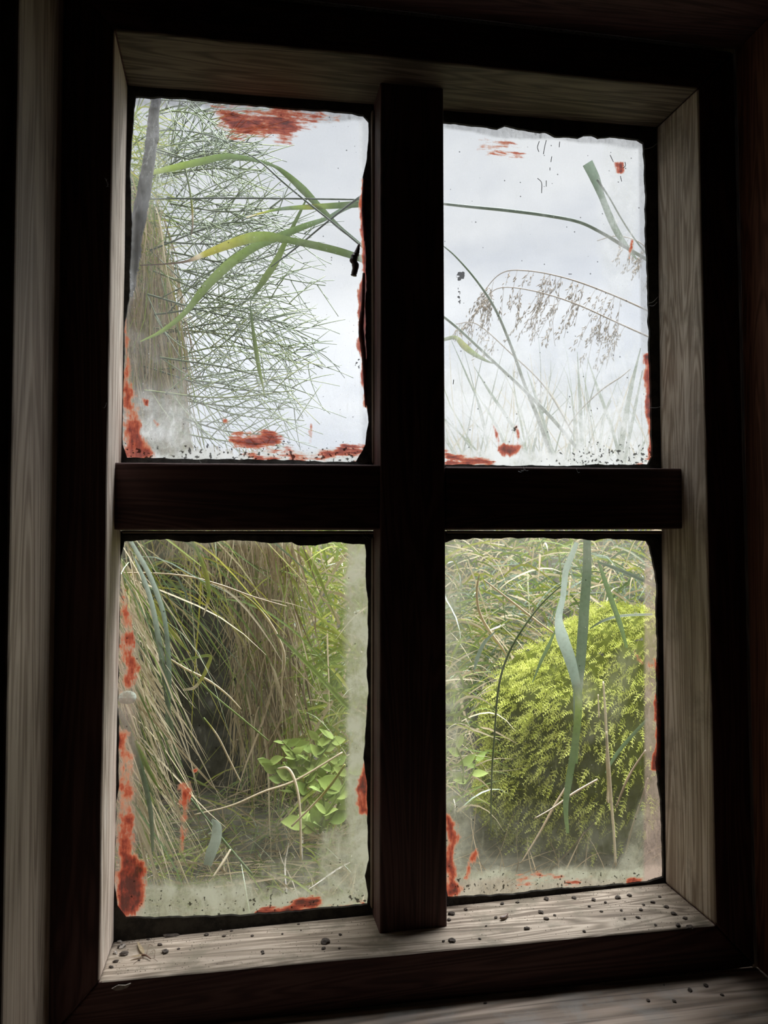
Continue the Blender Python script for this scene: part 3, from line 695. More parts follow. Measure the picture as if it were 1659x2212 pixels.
# green stray grass across top of hollow
N = 110
pxs = U(230, 480, N); pys = U(1080, 1330, N); Ys = U(.36, .6, N)
g = gen_blades(px_base(pxs, pys, Ys), np.stack([U(-.2, 1.1, N), RNG.normal(-.05, .2, N), U(-.8, .35, N)], 1), U(.07, .2, N), U(.0015, .0036, N), U(.2, .8, N), U(.3, .82, N))
stuff(g, 'stray_grass', 'loose green grass crossing above the dark hollow', 'grass')
# thatch on the bank seen through the upper left pane
N = 1500
pys = U(380, 1000, N); edge = np.interp(pys, [380, 450, 560, 700, 1000], [325, 350, 385, 402, 405]); pxs = 190 + (edge - 190) * U(0, 1, N); Ys = U(.50, .64, N)
tint = np.where(U(0, 1, N) < .8, U(.12, .33, N), U(.45, .62, N))
g = gen_blades(px_base(pxs, pys, Ys), np.stack([RNG.normal(.05, .14, N), RNG.normal(-.1, .1, N), -np.ones(N)], 1), U(.06, .2, N), U(.001, .0028, N), U(0, .2, N), tint)
N = 500
pxs = U(230, 345, N); pys = U(230, 620, N); Ys = U(.5, .66, N)
g = gen_blades(px_base(pxs, pys, Ys), np.stack([RNG.normal(.6, .5, N), RNG.normal(-.1, .2, N), RNG.normal(.1, .6, N)], 1), U(.03, .09, N), U(.001, .0025, N), U(0, .5, N), U(.46, .72, N), geo=g)
stuff(g, 'bank_thatch', 'brown thatch and green shoots on the bank behind the grey stake', 'grass')
# green leafy growth right of the curtain
N = 1500
pxs = 840 - 225 * U(0, 1, N) ** 1.0; pys = U(1120, 1740, N); Ys = U(.50, .9, N)
g = gen_blades(px_base(pxs, pys, Ys), np.stack([RNG.normal(0, .6, N), RNG.normal(-.2, .3, N), U(-.5, 1, N)], 1), U(.04, .12, N), U(.002, .006, N), U(.1, .8, N), np.where(U(0, 1, N) < .2, U(.25, .36, N), U(.50, .62, N)))
stuff(g, 'lush_grass', 'bright green growth between the brown curtain and the upright bar', 'grass')
# grass left of and above the mossy boulder
N = 1300
pxs = U(940, 1480, N); pys = U(1180, 1500, N); pxs = np.where(pys > 1320, U(930, 1110, N), pxs); Ys = U(.90, 1.3, N)
tint = np.where(U(0, 1, N) < .35, U(.22, .36, N), U(.5, .95, N))
g = gen_blades(px_base(pxs, pys, Ys), np.stack([RNG.normal(0, .9, N), RNG.normal(-.2, .3, N), U(-.2, 1, N)], 1), U(.07, .22, N), U(.002, .006, N), U(.3, 1.0, N), tint)
N = 200
pxs = U(900, 1010, N); pys = U(1400, 1760, N); Ys = U(.5, .7, N)
g = gen_blades(px_base(pxs, pys, Ys), np.stack([U(-.2, .9, N), RNG.normal(-.1, .2, N), U(.3, 1, N)], 1), U(.05, .14, N), U(.0015, .0045, N), U(.2, .9, N), np.where(U(0, 1, N) < .4, U(.22, .36, N), U(.52, .7, N)), geo=g)
stuff(g, 'tussock_grass', 'arching green and straw grass around the mossy boulder', 'grass')
# thin pale grass standing above the cross bar
N = 170
pxs = U(940, 1450, N); Ys = U(.75, 1.5, N)
g = gen_blades(px_base(pxs, np.full(N, 1080.), Ys), np.stack([RNG.normal(0, .35, N), RNG.normal(0, .1, N), np.ones(N)], 1), U(.1, .32, N) * (Ys + .3), U(.002, .005, N), U(0, .3, N), np.where(U(0, 1, N) < .4, U(.25, .36, N), U(.6, .95, N)))
stuff(g, 'standing_grass', 'thin pale grass standing behind the upper right pane', 'grass')

N = 170
bx = U(.0, .55, N); by = U(.22, .62, N); base = np.stack([bx, by, hz(bx, by)], 1)
stuff(gen_blades(base, np.stack([RNG.normal(.3, .7, N), RNG.normal(0, .4, N), U(.2, 1.2, N)], 1), U(.05, .17, N), U(.001, .0024, N), U(0, .3, N), U(.05, .17, N)), 'dead_stalks', 'dark brown dead stalks on the ground below the mossy boulder', 'grass')

# ---------------------------------------------------------------- mossy boulder
def boulder():
    c = at(1350, 1650, .72); R0 = np.array([.275, .17, .275])
    bm = bmesh.new(); bmesh.ops.create_icosphere(bm, subdivisions=5, radius=1.0)
    for v in bm.verts:
        n = v.co.normalized()
        k = 1 + .10 * mnoise.noise(n * 1.7 + Vector((3, 1, 0))) + .05 * mnoise.noise(n * 5) + .02 * mnoise.noise(n * 14)
        co = Vector((n.x * R0[0], n.y * R0[1], n.z * R0[2])) * k
        if n.x < 0 and n.z > 0: co.x *= .93
        v.co = co
    V = np.array([v.co[:] for v in bm.verts]) + c; F = [tuple(x.index for x in f_.verts) for f_ in bm.faces]
    NRM = [v.normal.copy() for v in bm.verts]; bm.normal_update(); NRM = np.array([v.normal[:] for v in bm.verts])
    bm.free()
    root = mesh_obj('mossy_boulder', V, F, M['rock'], smooth=True)
    tag(root, 'rounded boulder covered in bright yellow green moss behind the lower right pane', 'boulder')
    # moss fronds
    idx = [i for i in range(len(V)) if NRM[i][1] < .35]
    g = Geo(); Nf = 7600
    ch = RNG.choice(idx, Nf)
    Pl = []; Wd = []; Sd = []; Tn = []
    for i in ch:
        n = NRM[i]; p = V[i] + RNG.normal(0, .004, 3)
        rel = (V[i] - c) / R0
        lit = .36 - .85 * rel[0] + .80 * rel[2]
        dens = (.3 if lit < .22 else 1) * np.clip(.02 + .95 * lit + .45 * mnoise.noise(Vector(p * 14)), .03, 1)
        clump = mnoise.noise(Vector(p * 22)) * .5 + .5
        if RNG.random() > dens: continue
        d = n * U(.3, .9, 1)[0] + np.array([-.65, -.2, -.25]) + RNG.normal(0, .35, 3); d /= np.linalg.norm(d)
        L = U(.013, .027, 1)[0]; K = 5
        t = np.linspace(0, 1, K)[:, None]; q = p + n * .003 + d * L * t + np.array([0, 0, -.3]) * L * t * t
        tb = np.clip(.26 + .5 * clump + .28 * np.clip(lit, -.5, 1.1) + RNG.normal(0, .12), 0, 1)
        ax = np.cross(d, np.array([0, -1, .3]) + RNG.normal(0, .4, 3)); ax /= np.linalg.norm(ax) + 1e-9
        Pl.append(q); Wd.append([.0006, .0006, .0005, .0004, .0002]); Sd.append(np.repeat(ax[None], K, 0)); Tn.append(np.linspace(tb * .5, tb, K))
        for s_ in (-1, 1):
            for k in range(1, K):                     # pinnae along both sides
                e = (ax * s_ * .8 + d * .6); l2 = L * .30 * (1.15 - k / K)
                b0 = q[k]; pr = np.stack([b0, b0 + e * l2 * .35, b0 + e * l2 * .65, b0 + e * l2 * .85, b0 + e * l2])
                Pl.append(pr); Wd.append([.0006, .0009, .0008, .0005, .0001]); Sd.append(np.repeat(d[None], K, 0)); Tn.append(np.full(K, min(1, tb + .08)))
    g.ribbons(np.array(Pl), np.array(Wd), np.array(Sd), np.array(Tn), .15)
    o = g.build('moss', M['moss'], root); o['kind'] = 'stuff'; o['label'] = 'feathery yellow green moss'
    # underlying moss cushion so that the rock does not show between the fronds
    Vm = V + NRM * .0025 * (0.5 + np.array([mnoise.noise(Vector(q * 45)) for q in V]))[:, None]
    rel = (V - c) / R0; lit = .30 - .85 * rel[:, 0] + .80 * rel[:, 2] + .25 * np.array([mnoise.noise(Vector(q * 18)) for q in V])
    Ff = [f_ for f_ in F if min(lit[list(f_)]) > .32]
    used = sorted({i for f_ in Ff for i in f_}); mp_ = {a: b for b, a in enumerate(used)}
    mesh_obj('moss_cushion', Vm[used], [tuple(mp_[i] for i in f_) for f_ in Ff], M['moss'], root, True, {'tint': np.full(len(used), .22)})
boulder()

# ---------------------------------------------------------------- single blades, stems and straws
def blade(name, label, cat, pts, Y0, Y1, tint, kind='blade', twist=0.0, fold=.45, group=None, end_round=False):
    """pts: (px, py, width_px); tint scalar or list per point"""
    n = max(10, len(pts) * 6)
    ys = np.linspace(Y0, Y1, len(pts))
    C = catmull([at(p[0], p[1], y) for p, y in zip(pts, ys)], n)
    Wp = np.maximum(np.interp(np.linspace(0, 1, n), np.linspace(0, 1, len(pts)), [p[2] for p in pts]), .8)
    Yn = np.interp(np.linspace(0, 1, n), np.linspace(0, 1, len(pts)), ys); Wm = Wp * (Yn - CAM[1]) / FPX / 2
    T = np.interp(np.linspace(0, 1, n), np.linspace(0, 1, len(pts)), tint) if isinstance(tint, (list, tuple)) else np.full(n, tint)
    def tail(C, Wm, T, k):                            # carry a leaf on down to its root behind the upright bar
        e = C[k]; q = C[k] - (C[3] if k == 0 else C[-4]); q = q / np.linalg.norm(q); p = to_px(e); Ye = e[1]
        root = at(880, 2060, Ye + .03); mid_ = at(872, max(p[1] + 250, 1300), Ye + .01)
        ex = catmull([e, e + q * .02 + np.array([0, 0, -.004]), at(868, p[1] + 110 + 40 * abs(q[2]), Ye), mid_, root], 20)[1:]
        wx = np.linspace(Wm[k], Wm[k] * .8, 19); tx = np.full(19, T[k])
        if k == 0: return np.vstack([ex[::-1], C]), np.concatenate([wx[::-1], Wm]), np.concatenate([tx, T])
        return np.vstack([C, ex]), np.concatenate([Wm, wx]), np.concatenate([T, tx])
    if 795 <= pts[-1][0] <= 835 and pts[-1][1] < 700: C, Wm, T = tail(C, Wm, T, -1)
    if 925 <= pts[0][0] <= 950 and pts[0][1] < 760: C, Wm, T = tail(C, Wm, T, 0)
    n = len(C)
    g = Geo()
    if kind == 'blade':
        tan = np.gradient(C, axis=0); tan /= np.linalg.norm(tan, axis=1)[:, None]
        view = CAM - C; view /= np.linalg.norm(view, axis=1)[:, None]
        S = np.cross(tan, view); S /= np.linalg.norm(S, axis=1)[:, None]; Nn = np.cross(S, tan)
        a = twist * np.sin(np.linspace(0, 3.1, n) * 1.3); S = S * np.cos(a)[:, None] + Nn * np.sin(a)[:, None]
        g.ribbons(C[None], Wm[None], S[None], T[None], fold)
    else: g.tube(C, Wm, T, 6)
    o = g.build(name, M['plant'] if kind == 'blade' else M['stem'])
    return tag(o, label, cat, group, 'thing')
B = blade
# upper left pane
B('grass_strand', 'long green blade bent over at the top, topmost in the upper left pane', 'grass blade', [(325, 374, 9), (380, 361, 13), (430, 350, 15), (488, 338, 13), (545, 345, 8), (590, 358, 6), (620, 378, 12), (655, 410, 17), (690, 447, 13), (730, 488, 9), (770, 520, 5), (800, 545, 4)], .22, .16, [.55, .6, .66, .7, .74, .74, .7, .7, .72, .78, .86, .86])
B('grass_stalk', 'straight level dark stem crossing the upper left pane', 'grass stem', [(310, 430, 3), (500, 428, 4), (700, 430, 4), (815, 432, 4)], .20, .16, .80, 'stem')
B('grass_strand', 'narrow yellowed blade just below the straight level stem', 'grass blade', [(532, 470, 2), (570, 459, 4), (610, 451, 7), (670, 447, 11), (730, 444, 13), (810, 438, 15)], .20, .16, [.3, .5, .78, .5, .72, .8])
B('grass_strand', 'yellow green blade with a brown withered tip in the upper left pane', 'grass blade', [(302, 573, 2), (360, 570, 3), (405, 564, 5), (440, 550, 12), (490, 530, 18), (540, 514, 22), (580, 511, 20), (620, 518, 14), (680, 530, 16), (740, 545, 16), (800, 566, 14)], .19, .15, [0.0, .02, .05, .45, .47, .56, .62, .68, .68, .7, .8], fold=.3)
B('grass_strand', 'long green blade sweeping down to the lower left of the upper left pane', 'grass blade', [(303, 738, 2), (350, 715, 8), (400, 675, 11), (440, 625, 17), (490, 575, 20), (545, 536, 18), (600, 512, 16), (660, 488, 13), (705, 472, 8), (745, 450, 10), (800, 425, 14)], .24, .18, [.6, .62, .65, .66, .64, .68, .7, .72, .78, .85, .85])
B('grass_strand', 'green blade hanging almost straight down from the crossing stems', 'grass blade', [(662, 430, 3), (645, 465, 7), (620, 515, 9), (596, 565, 15), (570, 605, 14), (550, 636, 5), (541, 655, 2), (545, 700, 6), (552, 750, 9), (560, 800, 8), (568, 835, 4), (572, 862, 1)], .22, .22, [.7, .7, .66, .62, .64, .7, .75, .68, .64, .6, .56, .6])
B('grass_stalk', 'slender dark stem slanting down to the right over the bent blade', 'grass stem', [(515, 322, 2), (560, 348, 3), (610, 392, 4), (665, 438, 4), (730, 490, 4), (800, 548, 4)], .17, .15, .8, 'stem')
B('grass_stalk', 'slender stem rising to the right across the upper left pane', 'grass stem', [(585, 577, 2), (640, 535, 4), (700, 485, 4), (760, 438, 5), (800, 410, 6)], .17, .15, .82, 'stem')
B('grass_stalk', 'thin curved stalk arching from the stake in the upper left pane', 'grass stem', [(262, 330, 2), (335, 285, 2), (400, 283, 3), (450, 292, 3), (500, 310, 3), (540, 330, 1)], .56, .3, .8, 'stem')
B('grass_stalk', 'reddish tipped stem standing among the fine green fronds', 'grass stem', [(395, 345, 4), (408, 400, 4), (415, 450, 5), (416, 490, 3), (411, 515, 1)], .4, .4, [.68, .66, .5, .15, .1], 'stem')
B('grass_stalk', 'pale thread-thin stalk drooping at the right of the green fronds', 'grass stem', [(640, 755, 2), (680, 757, 2), (715, 780, 2), (745, 817, 1)], .45, .45, .85, 'stem')
# upper right pane
B('grass_stalk', 'long grey green stem bending down across the upper right pane', 'grass stem', [(930, 437, 6), (1010, 446, 7), (1100, 455, 8), (1190, 467, 8), (1252, 480, 8), (1300, 503, 8), (1345, 530, 9), (1400, 562, 9)], .16, .20, .93, 'stem')
B('grass_strand', 'broad snapped-off blade pointing up in the upper right pane', 'grass blade', [(1269, 352, 24), (1285, 385, 22), (1300, 425, 14), (1318, 470, 15), (1335, 505, 14), (1356, 535, 8), (1375, 560, 4)], .18, .20, [.86, .84, .83, .82, .82, .82, .8])
B('grass_stalk', 'thin dark stalk beside the snapped-off blade', 'grass stem', [(1290, 388, 6), (1315, 425, 4), (1342, 472, 4), (1370, 515, 4), (1405, 560, 4)], .18, .20, .93, 'stem')
B('grass_stalk', 'blue green stem slanting down from the upright bar to the lower right', 'grass stem', [(940, 670, 6), (990, 710, 6), (1060, 775, 7), (1140, 850, 8), (1200, 912, 9), (1260, 985, 9), (1290, 1030, 9)], .20, .30, .93, 'stem')
B('grass_strand', 'small olive leaf folded back from the blue green stem', 'grass blade', [(940, 740, 4), (965, 732, 8), (985, 730, 9), (1003, 748, 15), (1025, 765, 11), (1052, 780, 5), (1066, 785, 2)], .20, .22, [.7, .6, .55, .5, .6, .7, .75])
B('grass_stalk', 'tall pale stem leaning left in the upper right pane', 'grass stem', [(950, 525, 3), (985, 555, 4), (1030, 607, 5), (1070, 668, 6), (1105, 750, 7), (1135, 835, 8), (1165, 910, 10), (1200, 1010, 12)], .35, .45, [.9, .92, .92, .9, .92, .93, .9, .9], 'stem')
UR_BL = [((1024, 792, 1), (1060, 850, 6), (1110, 925, 8), (1150, 1010, 9)), ((1138, 800, 1), (1155, 850, 6), (1180, 930, 7), (1200, 1010, 8)), ((1247, 760, 1), (1252, 850, 7), (1256, 940, 10), (1262, 1020, 11)),
         ((1268, 772, 1), (1295, 850, 7), (1320, 920, 7), (1345, 1010, 7)), ((1384, 752, 2), (1365, 830, 9), (1350, 910, 12), (1335, 1015, 14)), ((1388, 800, 2), (1372, 880, 7), (1358, 950, 8), (1345, 1015, 8)),
         ((1233, 860, 1), (1244, 920, 6), (1252, 1015, 7)), ((1046, 872, 1), (1062, 900, 5), (1082, 940, 6), (1110, 1010, 7)), ((1320, 865, 2), (1300, 915, 4), (1290, 1015, 5)), ((975, 735, 1), (1010, 815, 4), (1040, 890, 4), (1060, 1000, 5))]
lab = ['short upright blade rising between the red streaks', 'narrow blade standing left of the pale stem foot', 'tallest upright blade near the middle of the pane', 'upright blade leaning left toward the seed heads', 'widest upright blade by the right edge of the pane',
       'blade close behind the widest upright blade', 'short blade beside the tallest upright blade', 'small blade above the left red streak', 'faint thin blade leaning right between taller ones', 'long faint blade below the small olive leaf']
for q, l_ in zip(UR_BL, lab): B('grass_strand', l_ + ' in the upper right pane', 'grass blade', list(q), .62, .62, [.9] * len(q), group='blades standing behind the upper right pane')
B('grass_stalk', 'thin purple stalk curving up to the right in the upper right pane', 'grass stem', [(1215, 940, 3), (1250, 890, 3), (1300, 842, 4), (1340, 815, 3), (1362, 797, 2)], .3, .3, .15, 'stem')
# seed heads
def panicle(label, axis, Y, tint, ndrop, dl, seed):
    rg = np.random.default_rng(seed); root = empty('grass_seed_head', tuple(at(axis[0][0], axis[0][1], Y)))
    tag(root, label, 'seed head', 'arching seed heads behind the upper right pane')
    n = 40; C = catmull([at(a, b, Y + .02 * i) for i, (a, b) in enumerate(axis)], n); m = mpp(Y)
    g = Geo(); g.tube(C, np.linspace(2.2, .8, n) * m, tint, 5); g.build('stem', M['stem'], root)
    g = Geo()
    for k in range(ndrop):
        t = rg.uniform(.18, .98); b = C[int(t * (n - 1))]; L = rg.uniform(*dl) * m
        dx = rg.uniform(-.75, -.1); d = np.array([dx, rg.uniform(-.3, .3), -1]); d /= np.linalg.norm(d)
        kk = 8; tt = np.linspace(0, 1, kk)[:, None]; q = b + d * L * tt + np.array([.3, 0, 0]) * L * tt ** 2 * rg.uniform(-.3, .6)
        g.tube(q, .5 * m, tint, 3)
        for j in range(int(L / m / 5)):
            s = rg.uniform(.15, 1); p = b + d * L * s + rg.normal(0, 2.2, 3) * m; e = d + rg.normal(0, .35, 3); e /= np.linalg.norm(e)
            l3 = rg.uniform(7, 13) * m; g.tube([p, p + e * l3 * .35, p + e * l3 * .7, p + e * l3], np.array([.2, 1.1, .9, .15]) * m, tint + rg.uniform(-.05, .04), 4)
    o = g.build('spikelets', M['stem'], root); o['kind'] = 'stuff'
panicle('lowest arching seed head with brown hanging spikelets', [(1440, 745), (1340, 700), (1240, 655), (1150, 628), (1080, 622), (1040, 650)], .85, .15, 40, (60, 140), 1)
panicle('upper arching seed head with grey hanging spikelets', [(1440, 690), (1330, 640), (1230, 603), (1140, 585), (1080, 592), (1030, 650)], .95, .15, 30, (40, 110), 2)
panicle('pale feathery seed head beside the snapped-off blade', [(1450, 600), (1410, 550), (1375, 520), (1330, 510), (1290, 520)], 1.0, .17, 14, (40, 90), 3)
panicle('faint seed head in front of the meadow at the left of the pane', [(1250, 960), (1180, 840), (1100, 760), (1030, 700), (985, 700)], 1.3, .17, 14, (30, 70), 4)
# lower right pane
B('grass_strand', 'broad pale kinked blade in front of the mossy boulder', 'grass blade', [(1246, 1172, 10), (1235, 1200, 13), (1222, 1235, 14), (1216, 1290, 12), (1207, 1335, 16), (1214, 1375, 28), (1230, 1420, 26), (1243, 1470, 20), (1250, 1520, 16), (1243, 1600, 16), (1230, 1680, 15), (1222, 1740, 12), (1226, 1800, 7)], .20, .28, [.95, .97, .98, 1, 1, .97, .93, .9, .6, .72, .74, .76, .7], fold=.3)
B('grass_strand', 'dark green strap blade beside the pale kinked blade', 'grass blade', [(1268, 1160, 16), (1268, 1230, 20), (1263, 1300, 22), (1259, 1360, 23), (1254, 1430, 22), (1248, 1490, 20), (1246, 1560, 14), (1244, 1650, 8)], .26, .30, [.84, .8, .79, .8, .8, .85, .76, .7])
B('grass_strand', 'mid green blade curving over the right shoulder of the boulder', 'grass blade', [(1292, 1210, 5), (1305, 1250, 10), (1322, 1300, 12), (1340, 1350, 11), (1354, 1400, 6)], .3, .34, [.75, .75, .74, .74, .7])
B('grass_strand', 'grey green blade running right to the edge of the lower right pane', 'grass blade', [(1290, 1213, 4), (1330, 1228, 9), (1370, 1245, 8), (1420, 1268, 7)], .28, .2, [.85, .88, .85, .85])
B('grass_stalk', 'slender dark green stem arching down the left side of the boulder', 'grass stem', [(1215, 1262, 3), (1165, 1310, 4), (1115, 1380, 5), (1088, 1440, 5), (1075, 1500, 5), (1068, 1590, 4), (1062, 1680, 4), (1060, 1800, 3)], .3, .34, .72, 'stem')
B('straw', 'long upright straw with a knot in front of the boulder', 'straw', [(1303, 1472, 4), (1307, 1530, 6), (1311, 1600, 6), (1316, 1672, 8), (1321, 1740, 7), (1326, 1800, 6), (1330, 1870, 6)], .28, .22, [.33, .35, .34, .3, .33, .34, .3], 'stem')
B('straw', 'short pale straw lying along the long upright one', 'straw', [(1292, 1500, 3), (1294, 1550, 4)], .28, .27, .36, 'stem')
B('straw', 'split straw hanging beside the knot of the upright straw', 'straw', [(1310, 1580, 4), (1311, 1640, 6), (1313, 1700, 4), (1313, 1728, 7), (1315, 1735, 2)], .26, .25, .34, 'stem')
B('twig', 'bare brown twig slanting up to the right below the moss', 'twig', [(1155, 1768, 3), (1195, 1745, 4), (1240, 1713, 6), (1290, 1684, 5)], .36, .42, .16, 'stem')
B('twig', 'thin brown twig rising steeply at the right edge of the pane', 'twig', [(1350, 1850, 4), (1365, 1790, 5), (1385, 1730, 4), (1400, 1680, 4)], .36, .36, .13, 'stem')
B('twig', 'forked looking brown twig crossing behind the upright straw', 'twig', [(1330, 1745, 4), (1352, 1690, 6), (1368, 1660, 5), (1395, 1620, 4)], .38, .4, .13, 'stem')
B('straw', 'dull straw leaning away under the boulder', 'straw', [(1125, 1865, 3), (1165, 1800, 5), (1195, 1745, 6), (1222, 1700, 4)], .4, .46, .14, 'stem')
B('straw', 'thin straw with a hooked top left of the boulder', 'straw', [(1036, 1238, 2), (1030, 1275, 5), (1035, 1320, 6), (1055, 1360, 7), (1085, 1400, 5), (1095, 1420, 2)], .45, .5, [.25, .3, .32, .34, .33, .3], 'stem')
B('straw', 'straight pinkish straw slanting down to the pale kinked blade', 'straw', [(1046, 1253, 3), (1110, 1303, 5), (1160, 1342, 5), (1197, 1368, 3)], .42, .46, .3, 'stem')
B('grass_strand', 'short green blade hanging left of the pale kinked blade', 'grass blade', [(1200, 1362, 3), (1185, 1395, 8), (1168, 1430, 7), (1150, 1475, 2)], .4, .44, .74)
B('grass_strand', 'white sheened blade arching right over the top of the moss', 'grass blade', [(1274, 1358, 3), (1305, 1340, 6), (1345, 1330, 6), (1410, 1327, 5)], .46, .46, [.7, .9, 1, 1])
B('grass_strand', 'small green two-tipped blade at the lower right of the boulder', 'grass blade', [(1308, 1670, 3), (1330, 1632, 8), (1360, 1595, 8), (1400, 1552, 6)], .3, .26, .76)
B('grass_strand', 'pale curved blade drooping at the upper left of the boulder', 'grass blade', [(1068, 1366, 3), (1045, 1390, 8), (1030, 1425, 9), (1024, 1450, 2)], .45, .45, .9)
# lower left pane
B('grass_strand', 'broad glaucous blade arching from the top corner of the lower left pane', 'grass blade', [(280, 1165, 7), (300, 1200, 9), (322, 1240, 10), (342, 1290, 10), (356, 1340, 9), (364, 1420, 10), (364, 1500, 11), (360, 1600, 9)], .22, .30, [.95, .97, .97, .95, .9, .85, .8, .76])
B('grass_strand', 'glaucous blade close left of the broad one in the lower left pane', 'grass blade', [(290, 1205, 3), (310, 1250, 9), (328, 1305, 10), (341, 1370, 11), (352, 1440, 11), (362, 1520, 9), (380, 1620, 8), (395, 1660, 3)], .24, .30, [.95, .97, .97, .93, .86, .8, .75, .7])
B('grass_strand', 'bright yellow green blade beside the glaucous pair', 'grass blade', [(330, 1300, 5), (352, 1340, 10), (375, 1370, 8), (400, 1400, 4), (412, 1412, 1)], .3, .3, [.5, .52, .52, .55, .35])
B('grass_strand', 'dark green blade dropping down the left side of the lower left pane', 'grass blade', [(255, 1530, 10), (278, 1580, 11), (298, 1640, 11), (315, 1700, 10), (326, 1760, 9), (330, 1840, 5)], .22, .24, [.85, .8, .78, .78, .8, .76])
B('grass_strand', 'short bright green blade pointing down at the lower left', 'grass blade', [(292, 1600, 5), (310, 1640, 10), (330, 1680, 7), (350, 1716, 1)], .21, .22, .62)
B('straw', 'pale bent straw curving over the dark hollow', 'straw', [(362, 1420, 3), (400, 1444, 5), (450, 1470, 5), (490, 1500, 4), (521, 1532, 2)], .34, .36, .36, 'stem')
B('grass_strand', 'narrow cream edged leaf hanging at the top of the lower left pane', 'grass blade', [(412, 1160, 3), (430, 1200, 7), (445, 1240, 10), (451, 1280, 8), (446, 1310, 5), (439, 1332, 1)], .26, .26, [.6, .6, .5, .6, .36, .36])
B('straw', 'golden straw arching right over the brown curtain', 'straw', [(510, 1275, 2), (545, 1300, 4), (580, 1340, 5), (605, 1385, 5), (615, 1425, 5), (606, 1477, 3)], .42, .44, [.4, .5, .36, .35, .35, .33], 'stem')
B('grass_stalk', 'fine reddish stem crossing the lower left pane near its top', 'grass stem', [(255, 1238, 3), (330, 1238, 3), (410, 1246, 4), (480, 1265, 4), (550, 1290, 3), (620, 1310, 2)], .3, .34, .28, 'stem')
B('grass_strand', 'strong green blade slanting down in front of the lush growth', 'grass blade', [(598, 1370, 4), (640, 1410, 8), (690, 1460, 10), (740, 1515, 11), (790, 1560, 8)], .40, .34, [.7, .62, .6, .62, .6])
B('grass_strand', 'yellow green blade folded back on itself over the dark hollow', 'grass blade', [(385, 1432, 3), (415, 1422, 5), (453, 1417, 6), (448, 1440, 8), (438, 1462, 7), (420, 1485, 6), (395, 1490, 4)], .32, .32, [.6, .62, .55, .5, .5, .34, .3])
B('grass_strand', 'short pale folded leaf standing on the ground', 'grass blade', [(458, 1770, 4), (468, 1786, 20), (466, 1815, 22), (455, 1845, 22), (448, 1870, 16)], .25, .25, [.95, .97, 1, .95, .9])
B('grass_stalk', 'dark green stem slanting down behind the pale folded leaf', 'grass stem', [(412, 1725, 4), (450, 1773, 4), (490, 1825, 6), (545, 1890, 5)], .27, .27, .72, 'stem')
B('straw', 'bent straw hooked over near the leafy plant', 'straw', [(600, 1660, 3), (622, 1660, 6), (638, 1690, 6), (648, 1750, 5), (650, 1860, 5)], .38, .34, .34, 'stem')
B('straw', 'yellow straw slanting through the leafy plant', 'straw', [(745, 1652, 5), (715, 1695, 6), (680, 1735, 5), (630, 1785, 4)], .3, .34, [.5, .48, .36, .3], 'stem')
B('straw', 'pale straw lying across the ground to the leafy plant', 'straw', [(420, 1760, 3), (500, 1740, 4), (570, 1710, 5), (640, 1685, 5), (740, 1625, 4)], .36, .42, .27, 'stem')
B('straw', 'short straw resting near the bottom of the lower left pane', 'straw', [(460, 1895, 4), (482, 1862, 6), (498, 1835, 4)], .24, .26, .33, 'stem')
B('straw', 'long reddish straw hanging from the hollow to the ground', 'straw', [(440, 1550, 3), (470, 1590, 4), (495, 1640, 4), (520, 1690, 3)], .36, .36, [.6, .3, .28, .26], 'stem')
B('grass_stalk', 'long green stem trailing out of the hollow', 'grass stem', [(345, 1390, 3), (400, 1440, 4), (460, 1500, 4), (520, 1550, 4), (580, 1600, 3)], .34, .42, .6, 'stem')
def disc_leaf():
    c = at(275, 1507, .13); m = mpp(.13); n = 16; V = [c]; 
    for k in range(n):
        a = k / n * 6.283; V.append(c + np.array([math.cos(a) * 18 * m, .002 * math.sin(3 * a), math.sin(a) * 14 * m]))
    F = [(0, k + 1, (k + 1) % n + 1) for k in range(n)]
    o = mesh_obj('leaf_fragment', V, F, M['plant'], None, True, {'tint': np.full(n + 1, 1.0)})
    s = o.modifiers.new('thickness', 'SOLIDIFY'); s.thickness = .0005
    tag(o, 'small pale round leaf against the left edge of the lower left pane', 'leaf')
disc_leaf()

# ---------------------------------------------------------------- fine green fronds growing out of the bank
def frond(seed, start, end, Y, nb, sag):
    rg = np.random.default_rng(seed); m = mpp(Y); n = 22
    mid = ((start[0] + end[0]) / 2, (start[1] + end[1]) / 2 - sag)
    C = catmull([at(*start, Y + .03), at(*mid, Y), at(*end, Y - .02)], n); g = Geo()
    tint = rg.uniform(.56, .76)
    g.tube(C, np.linspace(2.3, 1.1, n) * m, tint, 4)
    for k in range(nb):
        t = (k + .6) / nb; i = min(n - 2, int(t * (n - 1))); b = C[i]; tan = C[i + 1] - C[i]; tan /= np.linalg.norm(tan)
        s = 1 if k % 2 else -1; L = rg.uniform(90, 190) * m * (1.1 - .65 * t)
        up = np.array([-tan[2], 0, tan[0]]) * s; a = rg.uniform(.3, 1.25)
        d = tan * math.cos(a) + up * math.sin(a) + np.array([0, rg.uniform(-.35, .35), 0])
        tt = np.linspace(0, 1, 7)[:, None]; bend = tan * rg.uniform(.1, .9) + np.array([0, 0, rg.uniform(-.5, .35)])
        q = b + d * L * tt + bend * L * tt ** 2 * .6
        g.tube(q, np.linspace(1.5, .85, 7) * m, tint + rg.uniform(-.06, .06), 3)
        if L > 60 * m:
            j = rg.integers(2, 4); d2 = d * .9 + up * rg.uniform(-.7, .5) + np.array([0, rg.uniform(-.3, .3), 0]); l2 = L * rg.uniform(.3, .6)
            t3 = np.linspace(0, 1, 4)[:, None]; g.tube(q[j] + d2 * l2 * t3, np.linspace(1.0, .5, 4) * m, tint + rg.uniform(-.05, .05), 3)
    o = g.build('horsetail_frond', M['stem'])
    tag(o, 'thin forked green frond reaching right from the bank in the upper left pane', 'frond', 'fine forked fronds on the left bank')
k = 0
